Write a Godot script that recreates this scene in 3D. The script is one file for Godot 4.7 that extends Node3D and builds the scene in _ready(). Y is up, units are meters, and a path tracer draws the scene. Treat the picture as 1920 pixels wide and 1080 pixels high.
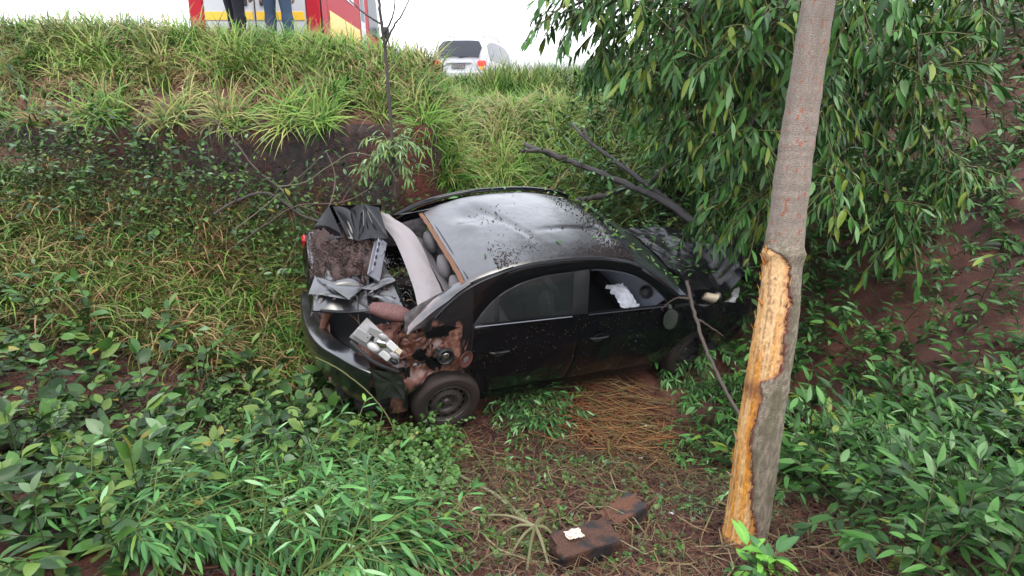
extends Node3D

# ------------------------------------------------------------------ helpers
var rg := RandomNumberGenerator.new()
var nz := FastNoiseLite.new()
var nz2 := FastNoiseLite.new()
var used := {}
var M := {}
const F := 1158.0
const TH := 0.34906585
const EYE := Vector3(0, 3, 0)

class MB:
	var v := PackedVector3Array()
	var c := PackedColorArray()
	var t := PackedVector2Array()
	var ix := PackedInt32Array()
	func vert(p: Vector3, col := Color.WHITE, uv := Vector2.ZERO) -> int:
		v.append(p); c.append(col); t.append(uv)
		return v.size() - 1
	func tri(a: int, b: int, d: int) -> void:
		ix.append(a); ix.append(b); ix.append(d)
	func quad(a: int, b: int, d: int, e: int) -> void:
		tri(a, b, d); tri(a, d, e)
	func face(a: Vector3, b: Vector3, d: Vector3, e: Vector3, col := Color.WHITE) -> void:
		var i := vert(a, col, Vector2(0, 0))
		vert(b, col, Vector2(1, 0)); vert(d, col, Vector2(1, 1)); vert(e, col, Vector2(0, 1))
		quad(i, i + 1, i + 2, i + 3)
	func grid(nu: int, nv: int, f: Callable, colf = null) -> void:
		var b := v.size()
		for j in nv + 1:
			for i in nu + 1:
				var u := float(i) / nu
				var w := float(j) / nv
				var p: Vector3 = f.call(u, w)
				var col := Color.WHITE
				if colf != null:
					col = colf.call(u, w, p)
				vert(p, col, Vector2(u, w))
		for j in nv:
			for i in nu:
				var a := b + j * (nu + 1) + i
				quad(a, a + 1, a + nu + 2, a + nu + 1)
	# box with chamfered edges
	func box(ctr: Vector3, s: Vector3, bev := 0.0, bs := Basis.IDENTITY, col := Color.WHITE) -> void:
		var h := s * 0.5
		bev = minf(bev, minf(h.x, minf(h.y, h.z)) * 0.9)
		for ax in 3:
			var u := (ax + 1) % 3
			var w := (ax + 2) % 3
			for sg: float in [-1.0, 1.0]:
				var q := []
				for k: Vector2 in [Vector2(-1, -1), Vector2(1, -1), Vector2(1, 1), Vector2(-1, 1)]:
					var p := Vector3.ZERO
					p[ax] = sg * h[ax]
					p[u] = k.x * (h[u] - bev)
					p[w] = k.y * (h[w] - bev)
					q.append(ctr + bs * p)
				if sg > 0: face(q[0], q[3], q[2], q[1], col)
				else: face(q[0], q[1], q[2], q[3], col)
			if bev > 0.0:
				for s1: float in [-1.0, 1.0]:
					for s2: float in [-1.0, 1.0]:
						var q := []
						for k in 4:
							var p := Vector3.ZERO
							p[ax] = (1.0 if k == 1 or k == 2 else -1.0) * (h[ax] - bev)
							p[u] = s1 * (h[u] - (bev if k >= 2 else 0.0))
							p[w] = s2 * (h[w] - (0.0 if k >= 2 else bev))
							q.append(ctr + bs * p)
						if s1 * s2 > 0: face(q[0], q[1], q[2], q[3], col)
						else: face(q[3], q[2], q[1], q[0], col)
		if bev > 0.0:
			for s0: float in [-1.0, 1.0]:
				for s1: float in [-1.0, 1.0]:
					for s2: float in [-1.0, 1.0]:
						var sv := Vector3(s0, s1, s2)
						var a := vert(ctr + bs * (sv * Vector3(h.x, h.y - bev, h.z - bev)), col)
						vert(ctr + bs * (sv * Vector3(h.x - bev, h.y, h.z - bev)), col)
						vert(ctr + bs * (sv * Vector3(h.x - bev, h.y - bev, h.z)), col)
						if s0 * s1 * s2 > 0: tri(a, a + 2, a + 1)
						else: tri(a, a + 1, a + 2)
	func tube(path: PackedVector3Array, r0: float, r1: float, seg := 8, col := Color.WHITE, rough := 0.0, caps := true) -> void:
		var n := path.size()
		var b := v.size()
		var up := Vector3(0.13, 0.97, 0.21)
		for i in n:
			var d := (path[mini(i + 1, n - 1)] - path[maxi(i - 1, 0)]).normalized()
			if absf(d.dot(up)) > 0.95: up = Vector3(0.9, 0.1, 0.4)
			var s := d.cross(up).normalized()
			up = s.cross(d).normalized()
			var r := lerpf(r0, r1, float(i) / maxf(n - 1, 1))
			for k in seg + 1:
				var a := TAU * k / seg
				var rr := r * (1.0 + rough * sin(a * 3.0 + i * 1.7) * 0.6 + rough * sin(i * 2.9 + 1.0))
				vert(path[i] + (s * cos(a) + up * sin(a)) * rr, col, Vector2(float(k) / seg, float(i) / maxf(n - 1, 1)))
		for i in n - 1:
			for k in seg:
				var a := b + i * (seg + 1) + k
				quad(a, a + 1, a + seg + 2, a + seg + 1)
		if caps:
			for e in 2:
				var i := 0 if e == 0 else n - 1
				var m := vert(path[i], col)
				for k in seg:
					var a := b + i * (seg + 1) + k
					if e == 0: tri(m, a + 1, a)
					else: tri(m, a, a + 1)
	# profile of (radius, height) turned round axis y of bs
	func lathe(pr: PackedVector2Array, seg: int, o := Vector3.ZERO, bs := Basis.IDENTITY, col := Color.WHITE) -> void:
		var b := v.size()
		for i in pr.size():
			for k in seg + 1:
				var a := TAU * k / seg
				vert(o + bs * Vector3(cos(a) * pr[i].x, pr[i].y, sin(a) * pr[i].x), col, Vector2(float(k) / seg, float(i) / pr.size()))
		for i in pr.size() - 1:
			for k in seg:
				var a := b + i * (seg + 1) + k
				quad(a, a + 1, a + seg + 2, a + seg + 1)
	func done() -> ArrayMesh:
		var n := PackedVector3Array()
		n.resize(v.size())
		for i in range(0, ix.size(), 3):
			var a := ix[i]
			var b := ix[i + 1]
			var d := ix[i + 2]
			var m := (v[d] - v[a]).cross(v[b] - v[a])
			n[a] += m; n[b] += m; n[d] += m
		for i in n.size():
			n[i] = n[i].normalized() if n[i].length_squared() > 1e-20 else Vector3.UP
		var ar := []
		ar.resize(Mesh.ARRAY_MAX)
		ar[Mesh.ARRAY_VERTEX] = v
		ar[Mesh.ARRAY_NORMAL] = n
		ar[Mesh.ARRAY_COLOR] = c
		ar[Mesh.ARRAY_TEX_UV] = t
		ar[Mesh.ARRAY_INDEX] = ix
		var m := ArrayMesh.new()
		m.add_surface_from_arrays(Mesh.PRIMITIVE_TRIANGLES, ar)
		return m

func numbered(s: String) -> String:
	var k: int = used.get(s, 0)
	used[s] = k + 1
	return s if k == 0 else "%s_%03d" % [s, k]

func tag(o: Node, label: String, category := "", group := "", kind := "") -> void:
	if label: o.set_meta("label", label)
	if category: o.set_meta("category", category)
	if group: o.set_meta("group", group)
	if kind: o.set_meta("kind", kind)

func base(called: String, label: String, category: String, at := Transform3D.IDENTITY, group := "") -> Node3D:
	var o := Node3D.new()
	o.name = numbered(called)
	add_child(o)
	o.transform = at
	tag(o, label, category, group)
	return o

func put(mesh: Mesh, m: Material, called: String, parent: Node = self, at := Transform3D.IDENTITY) -> MeshInstance3D:
	var o := MeshInstance3D.new()
	o.mesh = mesh
	o.material_override = m
	o.name = numbered(called) if parent == self else piece_name(called, parent)
	o.transform = at
	parent.add_child(o, true)
	return o

func piece_name(s: String, p: Node) -> String:
	var k: int = p.get_meta("n_" + s, 0)
	p.set_meta("n_" + s, k + 1)
	return s if k == 0 else "%s_%03d" % [s, k]

func mat(col: Color, rough := 0.6, metal := 0.0, vcol := false) -> StandardMaterial3D:
	var m := StandardMaterial3D.new()
	m.albedo_color = Color(col.r, col.g, col.b).linear_to_srgb()
	m.albedo_color.a = col.a
	m.roughness = rough
	m.metallic = metal
	m.vertex_color_use_as_albedo = vcol
	m.cull_mode = BaseMaterial3D.CULL_DISABLED
	return m

func noise_tex(freq: float, lo: float, hi: float, sd: int, size := 512, as_normal := false, bump := 4.0, kind := FastNoiseLite.TYPE_SIMPLEX_SMOOTH, oct := 4) -> NoiseTexture2D:
	var t := NoiseTexture2D.new()
	var n := FastNoiseLite.new()
	n.seed = sd
	n.noise_type = kind
	n.frequency = freq
	n.fractal_octaves = oct
	t.noise = n
	t.width = size
	t.height = size
	t.seamless = true
	if as_normal:
		t.as_normal_map = true
		t.bump_strength = bump
	else:
		var g := Gradient.new()
		g.set_color(0, Color(lo, lo, lo))
		g.set_color(1, Color(hi, hi, hi))
		t.color_ramp = g
	return t

func tri_tex(m: StandardMaterial3D, tex: Texture2D, nrm: Texture2D, scale: float, world := true, nscale := 1.0) -> StandardMaterial3D:
	m.uv1_triplanar = true
	m.uv1_world_triplanar = world
	m.uv1_scale = Vector3.ONE * scale
	if tex: m.albedo_texture = tex
	if nrm:
		m.normal_enabled = true
		m.normal_texture = nrm
		m.normal_scale = nscale
	return m

# a point of the place seen in the direction of a pixel of the 1920x1080 photo, d metres ahead
func pt(px: float, py: float, d: float) -> Vector3:
	var a := (px - 960.0) / F
	var b := (540.0 - py) / F
	var dy := b * cos(TH) - sin(TH)
	var dz := cos(TH) + b * sin(TH)
	return EYE + Vector3(a, dy, -dz) * (d / dz)

# the point on the ground seen in that direction
func gpt(px: float, py: float) -> Vector3:
	var a := pt(px, py, 0.8)
	var s := (a - EYE) / 0.8
	var t := 0.8
	while t < 30.0:
		var p := EYE + s * t
		if p.y < H(p.x, p.z): return Vector3(p.x, H(p.x, p.z), p.z)
		t += 0.02
	return EYE + s * t

func ip(pts: Array, x: float) -> float:
	var n := pts.size()
	if x <= pts[0].x: return pts[0].y
	if x >= pts[n - 1].x: return pts[n - 1].y
	for i in n - 1:
		if x <= pts[i + 1].x:
			var p1: Vector2 = pts[i]
			var p2: Vector2 = pts[i + 1]
			var p0: Vector2 = pts[maxi(i - 1, 0)]
			var p3: Vector2 = pts[mini(i + 2, n - 1)]
			var h := p2.x - p1.x
			var u := (x - p1.x) / h
			var m1 := (p2.y - p0.y) / maxf(p2.x - p0.x, 1e-4) * h
			var m2 := (p3.y - p1.y) / maxf(p3.x - p1.x, 1e-4) * h
			var u2 := u * u
			var u3 := u2 * u
			return (2 * u3 - 3 * u2 + 1) * p1.y + (u3 - 2 * u2 + u) * m1 + (-2 * u3 + 3 * u2) * p2.y + (u3 - u2) * m2
	return pts[n - 1].y

func curve(pts: Array, n: int) -> PackedVector3Array:
	var out := PackedVector3Array()
	var k := pts.size()
	for i in n + 1:
		var s := float(i) / n * (k - 1)
		var j := mini(int(s), k - 2)
		var u := s - j
		out.append((pts[j] as Vector3).cubic_interpolate(pts[j + 1], pts[maxi(j - 1, 0)], pts[mini(j + 2, k - 1)], u))
	return out

func ss(a: float, b: float, x: float) -> float:
	return smoothstep(a, b, x)

func rv(s := 1.0) -> Vector3:
	return Vector3(rg.randf_range(-s, s), rg.randf_range(-s, s), rg.randf_range(-s, s))

# ------------------------------------------------------------------ ground
const PIT := [Vector2(-40, 2.9), Vector2(-3, 2.2), Vector2(0, 1.35), Vector2(1.5, 0.98), Vector2(2.8, 0.5), Vector2(3.5, 0.30), Vector2(4.46, 0.13), Vector2(5.5, 0.33), Vector2(6.5, 0.56), Vector2(7.5, 0.85), Vector2(9.0, 1.0)]
const RIGHT_BANK := [Vector2(6.0, 0.5), Vector2(7.3, 0.9), Vector2(8.3, 1.5), Vector2(9.6, 2.1), Vector2(11.0, 2.45), Vector2(12.5, 2.6)]

func road_y(d: float) -> float:
	if d < 15.0: return 2.72 - 0.09 * (d - 9.4)
	if d < 40.0: return 2.216 - 0.025 * (d - 15.0)
	return 1.59 - 3.5 * (1.0 - exp(-(d - 40.0) / 60.0))

func H0(x: float, z: float) -> float:
	var d := -z
	var pit := ip(PIT, d)
	pit += -0.135 * clampf(x + 0.9, -2.5, 3.0) * ss(3.0, 4.6, d)
	pit += 0.42 * pow(maxf(0.0, x - 2.6), 1.2) * ss(2.0, 6.0, d) + 0.1 * maxf(0.0, x - 1.8)
	pit += 0.22 * maxf(0.0, -x - 2.1) + 0.10 * maxf(0.0, -x - 1.0) * (1.0 - ss(2.5, 4.0, d))
	pit = minf(pit, 3.4)
	if d < 6.0: return pit
	var top := road_y(d)
	var left := pit
	if d > 7.58:
		var crest := 3.04 + 0.075 * clampf(-x - 1.6, 0.0, 4.0)
		left = lerpf(2.25, crest, clampf((d - 7.6) / 1.35, 0, 1))
		if d > 8.95: left = lerpf(crest, top, ss(9.0, 10.0, d))
	var right := pit
	if d > 6.4:
		right = lerpf(pit, minf(ip(RIGHT_BANK, d), 9.0), ss(6.4, 7.6, d))
		if d > 12.0: right = lerpf(right, minf(top + 0.1, 2.6), ss(12.0, 14.5, d))
		if x > 1.5: right += 0.25 * (x - 1.5) * ss(6.4, 8.0, d) * (1.0 - ss(11.0, 14.0, d))
	# the ridge of the shoulder runs away to the right
	var k := ss(-1.15, -0.55, x)
	var y := lerpf(left, right, k)
	if d > 8.95: y = lerpf(left, right, ss(-2.2, -0.9, x))
	return y

func H(x: float, z: float) -> float:
	var y := H0(x, z)
	var d := -z
	if d < 14.0 and absf(x) < 8.0:
		y += nz.get_noise_2d(x * 1.4, z * 1.4) * 0.06 + nz2.get_noise_2d(x * 6.0, z * 6.0) * 0.035
	return y

func soil_tone(x: float, z: float) -> Color:
	var a := nz.get_noise_2d(x * 2.2 + 40.0, z * 2.2)
	var b := nz2.get_noise_2d(x * 8.0, z * 8.0 + 90.0)
	var col := Color(0.15, 0.05, 0.034).lerp(Color(0.29, 0.115, 0.075), clampf(0.5 + a * 0.9, 0, 1))
	col = col.lerp(Color(0.06, 0.027, 0.02), clampf(b * 1.1, 0, 0.8))
	return col

func build_ground() -> void:
	var xs := PackedFloat32Array()
	var zs := PackedFloat32Array()
	var x := -5.2
	while x < 5.21:
		xs.append(x); x += 0.065
	var st := 0.12
	while x < 420.0:
		xs.append(x); xs.append(-x); x += st; st *= 1.35
	var z := -13.0
	while z < 0.4:
		zs.append(z); z += 0.065
	st = 0.12
	var zf := -13.1
	while zf > -520.0:
		zs.append(zf); zf -= st; st *= 1.3
	st = 0.2
	while z < 120.0:
		zs.append(z); z += st; st *= 1.4
	for k: float in [-7.57, -7.59]: zs.append(k)
	xs.sort(); zs.sort()
	var mb := MB.new()
	for j in zs.size():
		for i in xs.size():
			mb.vert(Vector3(xs[i], H(xs[i], zs[j]), zs[j]), soil_tone(xs[i], zs[j]))
	var w := xs.size()
	for j in zs.size() - 1:
		for i in w - 1:
			var a := j * w + i
			mb.quad(a, a + w, a + w + 1, a + 1)
	var g := put(mb.done(), M.soil, "ground")
	tag(g, "red brown wet soil of the gully floor and its banks", "", "", "structure")
	# carriageway above the bank
	var r := MB.new()
	r.grid(1, 60, func(u, w2):
		var d: float = 10.1 + 160.0 * w2 * w2
		var xx: float = lerpf(-9.2, -2.2, u) + 0.00 * d
		return Vector3(xx, road_y(d) + 0.03, -d))
	var rd := put(r.done(), M.asphalt, "road")
	tag(rd, "wet asphalt road on top of the embankment", "", "", "structure")
	var ln := MB.new()
	for e: float in [-8.9, -2.55]:
		ln.grid(1, 60, func(u, w2):
			var d: float = 10.15 + 150.0 * w2 * w2
			return Vector3(e + 0.1 * u, road_y(d) + 0.035, -d))
	var l2 := put(ln.done(), M.line_paint, "edge_line", rd)
	l2.set_meta("kind", "structure")

# ------------------------------------------------------------------ materials
func build_materials() -> void:
	var grain := noise_tex(0.02, 0.55, 1.0, 3)
	var fine := noise_tex(0.06, 0.45, 1.0, 4)
	var bump := noise_tex(0.05, 0, 1, 5, 512, true, 6.0)
	var bump2 := noise_tex(0.012, 0, 1, 6, 512, true, 5.0)
	M.soil = tri_tex(mat(Color.WHITE, 0.6, 0, true), fine, bump, 1.6)
	M.crumb = tri_tex(mat(Color.WHITE, 0.7, 0, true), fine, bump, 9.0)
	M.mud = tri_tex(mat(Color.WHITE, 0.62, 0, true), grain, bump, 5.0, false, 0.8)
	M.asphalt = tri_tex(mat(Color(0.05, 0.05, 0.053), 0.35), fine, bump, 1.2)
	M.line_paint = mat(Color(0.7, 0.7, 0.68), 0.5)
	M.concrete = tri_tex(mat(Color.WHITE, 0.75, 0, true), grain, bump, 0.9, true, 0.6)
	M.block = tri_tex(mat(Color.WHITE, 0.8, 0, true), fine, bump, 3.5, true, 1.0)
	# car paint: black, wet, dusty
	M.paint = tri_tex(mat(Color(0.006, 0.006, 0.008), 0.12), noise_tex(0.03, 0.6, 1.0, 11), bump2, 1.1, false, 0.08)
	M.paint.metallic_specular = 0.3
	M.paint.clearcoat_enabled = true
	M.paint.clearcoat = 0.3
	M.paint.clearcoat_roughness = 0.04
	M.paint_roof = tri_tex(mat(Color(0.03, 0.029, 0.034), 0.36), noise_tex(0.03, 0.5, 1.0, 12), bump2, 0.9, false, 0.1)
	M.paint_roof.metallic_specular = 0.7
	M.paint_roof.clearcoat_enabled = true
	M.paint_roof.clearcoat = 1.0
	M.paint_roof.clearcoat_roughness = 0.26
	M.paint_dirty = tri_tex(mat(Color.WHITE, 0.34, 0, true), noise_tex(0.03, 0.5, 1.0, 13), bump2, 1.6, false, 0.3)
	M.paint_dirty.clearcoat_enabled = true
	M.paint_dirty.clearcoat = 0.35
	M.paint_dirty.clearcoat_roughness = 0.25
	M.paint_pillar = M.paint_roof.duplicate()
	M.paint_pillar.albedo_color = Color.WHITE
	M.paint_pillar.roughness = 0.22
	M.paint_pillar.vertex_color_use_as_albedo = true
	M.paint_bonnet = tri_tex(mat(Color(0.012, 0.011, 0.013), 0.28), noise_tex(0.03, 0.5, 1.0, 14), bump2, 2.2, false, 0.25)
	M.black_plastic = mat(Color(0.012, 0.012, 0.013), 0.5)
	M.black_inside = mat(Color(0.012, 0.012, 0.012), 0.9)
	M.rubber = tri_tex(mat(Color(0.05, 0.03, 0.025), 0.7), fine, bump, 6.0, false, 0.5)
	M.rim = tri_tex(mat(Color(0.13, 0.105, 0.1), 0.4, 0.4), grain, bump, 6.0, false, 0.3)
	M.metal_dark = mat(Color(0.05, 0.052, 0.06), 0.3, 0.7)
	M.metal_grey = mat(Color(0.22, 0.22, 0.25), 0.35, 0.5)
	M.foam = tri_tex(mat(Color(0.30, 0.14, 0.075), 0.85), fine, bump, 14.0, false)
	M.trim_grey = tri_tex(mat(Color(0.25, 0.225, 0.23), 0.75), grain, bump2, 1.2, false, 0.3)
	M.shelf = mat(Color(0.26, 0.235, 0.24), 0.6)
	M.seat = tri_tex(mat(Color(0.36, 0.33, 0.33), 0.9), grain, bump, 12.0, false, 0.5)
	M.seat_dark = tri_tex(mat(Color(0.035, 0.035, 0.042), 0.9), grain, bump, 12.0, false, 0.5)
	M.dash = mat(Color(0.10, 0.11, 0.135), 0.55)
	M.white_cloth = mat(Color(0.78, 0.79, 0.84), 0.8)
	M.glass = mat(Color(0.05, 0.06, 0.06, 0.28), 0.03)
	M.glass.transparency = BaseMaterial3D.TRANSPARENCY_ALPHA
	M.windscreen = tri_tex(mat(Color(0.09, 0.12, 0.09, 0.68), 0.3), noise_tex(0.03, 0.5, 1.0, 21), bump2, 2.0, false, 0.4)
	M.windscreen.transparency = BaseMaterial3D.TRANSPARENCY_ALPHA
	M.lens = mat(Color(0.3, 0.29, 0.29), 0.15)
	M.lens_white = mat(Color(0.55, 0.54, 0.53), 0.3)
	M.lens_red = mat(Color(0.35, 0.015, 0.015), 0.12)
	M.chrome = mat(Color(0.6, 0.6, 0.6), 0.22, 1.0)
	M.cream = mat(Color(0.52, 0.43, 0.3), 0.6)
	# plants
	M.leaf = leaf_mat(0.36)
	M.leaf_dull = leaf_mat(0.55)
	M.grass = leaf_mat(0.5)
	M.twig = tri_tex(mat(Color.WHITE, 0.7, 0, true), fine, bump, 8.0)
	M.bark = tri_tex(mat(Color.WHITE, 0.8, 0, true), noise_tex(0.09, 0.6, 1.0, 31), noise_tex(0.07, 0, 1, 32, 512, true, 12.0), 3.4)
	M.wood = mat(Color.WHITE, 0.55, 0, true)
	M.wood.albedo_texture = noise_tex(0.02, 0.78, 1.0, 41)
	M.wood.uv1_scale = Vector3(5, 1.2, 1)
	M.wood.normal_enabled = true
	M.wood.normal_texture = noise_tex(0.02, 0, 1, 42, 512, true, 5.0)
	# vehicles on the road, people
	M.white_paint = mat(Color(0.5, 0.51, 0.54), 0.35)
	M.red_paint = mat(Color(0.42, 0.018, 0.03), 0.5)
	M.red_paint.metallic_specular = 0.25
	M.yellow_film = mat(Color(0.85, 0.5, 0.03), 0.35)
	M.van_glass = mat(Color(0.04, 0.055, 0.065), 0.3)
	M.van_glass.metallic_specular = 0.25
	M.tint_glass = mat(Color(0.02, 0.022, 0.03), 0.06)
	M.denim = tri_tex(mat(Color(0.07, 0.12, 0.22), 0.9), fine, bump, 10.0, false, 0.4)
	M.navy = tri_tex(mat(Color(0.012, 0.014, 0.028), 0.9), fine, bump, 10.0, false, 0.4)
	M.shirt = mat(Color(0.35, 0.36, 0.38), 0.9)
	M.skin = mat(Color(0.32, 0.18, 0.12), 0.6)
	M.hair = mat(Color(0.02, 0.014, 0.01), 0.7)
	M.shoe = mat(Color(0.02, 0.02, 0.02), 0.6)

func leaf_mat(r: float) -> StandardMaterial3D:
	var m := mat(Color.WHITE, r, 0, true)
	m.backlight_enabled = true
	m.backlight = Color(0.16, 0.22, 0.06)
	m.metallic_specular = 0.36
	return m

# ------------------------------------------------------------------ the wrecked saloon (own axes: x forward, y up, z to its right side)
var CAR := Transform3D(Basis(Vector3(0.9156, -0.0451, -0.3996), Vector3(0.1337, 0.9713, 0.1966), Vector3(0.3793, -0.2334, 0.8954)).orthonormalized(), Vector3(-0.912, 0.34, -5.144))
const ROOF := [Vector2(-0.24, 0.95), Vector2(-0.06, 1.14), Vector2(0.17, 1.295), Vector2(0.45, 1.385), Vector2(0.72, 1.428), Vector2(1.17, 1.435), Vector2(1.45, 1.40), Vector2(1.66, 1.345), Vector2(1.95, 1.18), Vector2(2.3, 0.93)]
const WTOP := [Vector2(0.2, 0.975), Vector2(0.32, 1.12), Vector2(0.45, 1.215), Vector2(0.62, 1.28), Vector2(0.82, 1.315), Vector2(1.1, 1.325), Vector2(1.3, 1.325), Vector2(1.6, 1.265), Vector2(1.8, 1.17), Vector2(1.96, 1.05), Vector2(2.07, 0.94)]

func belt(x: float) -> float:
	return 0.975 - 0.018 * x

func hw(x: float, y: float) -> float:
	var b := 0.0
	if y < 0.5: b = lerpf(0.70, 0.812, ss(0.12, 0.5, y))
	elif y < 0.95: b = lerpf(0.812, 0.782, pow((y - 0.5) / 0.45, 2.0))
	else: b = lerpf(0.782, 0.635, pow((y - 0.95) / 0.48, 1.15))
	b += 0.012 * exp(-pow((y - 0.74) / 0.05, 2.0))
	b *= 1.0 - 0.12 * pow(clampf((x - 2.3) / 0.9, 0, 1.2), 2.0) - 0.08 * pow(clampf((-0.15 - x) / 0.6, 0, 1.2), 2.0)
	return b

func arch(x: float, c: float, r: float, cy: float) -> float:
	var d := r * r - (x - c) * (x - c)
	return cy + sqrt(d) if d > 0.0 else -1.0

func side(s: float, x0: float, x1: float, lo: Callable, hi: Callable, nx: int, ny: int, off := 0.0, wob := 0.0) -> ArrayMesh:
	var mb := MB.new()
	mb.grid(nx, ny, func(u, w):
		var x: float = lerpf(x0, x1, u)
		var y: float = lerpf(lo.call(x), hi.call(x), w)
		var k: float = wob * nz.get_noise_3d(x * 4.0, y * 4.0, s * 9.0)
		# edges fold inwards so that panel gaps read as gaps
		var e := 0.0
		if u <= 0.0 or u >= 1.0 or w <= 0.0 or w >= 1.0: e = -0.012
		return Vector3(x, y, s * (hw(x, y) + off + k + e)))
	return mb.done()

func edge_tube(s: float, x0: float, x1: float, f: Callable, off: float, r: float, n := 24) -> ArrayMesh:
	var p := PackedVector3Array()
	for i in n + 1:
		var x := lerpf(x0, x1, float(i) / n)
		var y: float = f.call(x)
		p.append(Vector3(x, y, s * (hw(x, y) + off)))
	var mb := MB.new()
	mb.tube(p, r, r, 6)
	return mb.done()

func mudcol(p: Vector3, amount: float) -> Color:
	var n := nz.get_noise_3d(p.x * 5.0, p.y * 5.0, p.z * 5.0) + 0.6 * nz2.get_noise_3d(p.x * 9.0, p.y * 3.0, p.z * 9.0)
	var k := ss(-0.15, 0.15, n - 0.6 + amount * 1.2)
	var mud := Color(0.16, 0.06, 0.042).lerp(Color(0.42, 0.2, 0.15), clampf(0.5 + 1.3 * nz2.get_noise_3d(p.x * 16.0, p.y * 16.0, p.z * 16.0), 0, 1))
	return Color(0.011, 0.011, 0.013).lerp(mud, k)

func build_car() -> void:
	var car := base("wrecked_car", "crashed black saloon car with crumpled boot and missing rear window in the gully", "car", CAR)
	var wtop := func(x): return ip(WTOP, x)
	var roofl := func(x): return ip(ROOF, x)
	var blt := func(x): return belt(x)
	for s: float in [1.0, -1.0]:
		var sill_lo := func(_x): return 0.13
		var sill_hi := func(_x): return 0.235
		put(side(s, 0.33, 2.15, sill_lo, sill_hi, 20, 2, -0.004), M.paint, "sill", car)
		# front wing
		var f_lo := func(x): return maxf(0.24, arch(x, 2.55, 0.345, 0.27))
		var f_hi := func(x): return 0.925 - 0.07 * (x - 2.1) - 0.09 * maxf(0.0, x - 2.7)
		put(side(s, 2.13, 3.12, f_lo, f_hi, 34, 10, 0.0, 0.04 if s > 0 else 0.01), M.paint, "front_wing", car)
		# doors
		for k in 2:
			var x0 := 1.175 if k == 0 else 0.215
			var x1 := 2.122 if k == 0 else 1.167
			var lo := func(x): return maxf(0.245, arch(x, 0.05, 0.36, 0.27))
			var hi := func(x): return belt(x) + 0.012
			var d := put(side(s, x0, x1, lo, hi, 44, 20, 0.0, 0.022), M.paint, "front_door" if k == 0 else "rear_door", car)
			# handle and its recess
			var hx := 1.36 if k == 0 else 0.44
			var hb := MB.new()
			var hy := 0.745
			hb.tube(curve([Vector3(hx - 0.085, hy, s * (hw(hx, hy) + 0.003)), Vector3(hx - 0.06, hy + 0.003, s * (hw(hx, hy) + 0.028)), Vector3(hx + 0.06, hy + 0.002, s * (hw(hx, hy) + 0.028)), Vector3(hx + 0.085, hy - 0.002, s * (hw(hx, hy) + 0.003))], 12), 0.013, 0.013, 8)
			put(hb.done(), M.paint, "handle", d)
			var hc := MB.new()
			hc.lathe(PackedVector2Array([Vector2(0.001, -0.002), Vector2(0.03, 0.0), Vector2(0.045, 0.006)]), 16, Vector3(hx, hy - 0.012, s * (hw(hx, hy) - 0.004)), Basis(Vector3(1.3, 0, 0), Vector3(0, 0, s), Vector3(0, 1, 0)))
			put(hc.done(), M.black_plastic, "handle_recess", d)
		# frame above the doors, pillars
		var fr_lo := func(x): return maxf(belt(x) + 0.01, ip(WTOP, x)) if x > 0.2 else belt(x) - 0.05
		var off := 0.0 if s > 0 else 0.035
		put(side(s, -0.16, 2.28, fr_lo, roofl, 60, 5, off), M.paint, "door_frame", car)
		var b_lo := func(x): return belt(x) + 0.01
		put(side(s, 1.075, 1.225, b_lo, func(x): return ip(WTOP, x) + 0.01, 3, 6, -0.004), M.black_plastic, "centre_pillar", car)
		put(side(s, 0.385, 0.43, b_lo, func(x): return ip(WTOP, x) + 0.01, 2, 6, -0.008), M.black_plastic, "quarter_window_bar", car)
		put(side(s, 0.22, 1.10, b_lo, wtop, 24, 6, -0.018), M.glass, "rear_door_window", car)
		# pale seals round the window openings, the belt strip
		put(edge_tube(s, 0.22, 1.07, wtop, 0.002, 0.004), M.metal_dark, "window_seal", car)
		put(edge_tube(s, 0.22, 1.07, b_lo, 0.004, 0.0045), M.metal_grey, "window_seal", car)
		put(edge_tube(s, 1.23, 2.03, wtop, 0.002, 0.0045), M.metal_dark, "window_seal", car)
		put(edge_tube(s, 1.23, 2.03, b_lo, 0.004, 0.005), M.metal_dark, "window_seal", car)
		put(edge_tube(s, -0.1, 1.72, func(x): return ip(ROOF, x) + (-0.015 if s > 0 else 0.015), off + (0.006 if s > 0 else 0.03), 0.012 if s > 0 else 0.022, 40), M.paint, "drip_rail", car)
		# dark lining behind the panels
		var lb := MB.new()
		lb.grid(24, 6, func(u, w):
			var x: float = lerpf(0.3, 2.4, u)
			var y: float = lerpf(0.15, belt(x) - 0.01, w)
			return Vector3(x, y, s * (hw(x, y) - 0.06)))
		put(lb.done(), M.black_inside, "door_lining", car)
	# ---- roof skin with the dent
	var ry := func(x, z):
		var q: float = clampf(absf(z) / 0.635, 0, 1)
		var y: float = ip(ROOF, x) + 0.055 * (1.0 - pow(q, 2.6)) + 0.012 * sin(PI * clampf((x - 0.2) / 1.4, 0, 1))
		y -= 0.05 * exp(-(pow((x - 0.52) / 0.16, 2.0) + pow((z + 0.22) / 0.17, 2.0)))
		y += 0.028 * exp(-(pow((x - 0.37) / 0.1, 2.0) + pow((z + 0.02) / 0.1, 2.0)))
		y -= 0.02 * exp(-pow((x - 0.66 - 0.35 * (z + 0.1)) / 0.035, 2.0)) * exp(-pow((z - 0.0) / 0.3, 2.0))
		y -= 0.02 * exp(-pow((z - 0.22 + 0.1 * (x - 1.2)) / 0.03, 2.0)) * ss(0.8, 1.3, x)
		y += 0.004 * nz.get_noise_2d(x * 5.0, z * 5.0) + 0.0012 * nz.get_noise_2d(x * 16.0, z * 16.0)
		return y
	var rf := MB.new()
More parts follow.
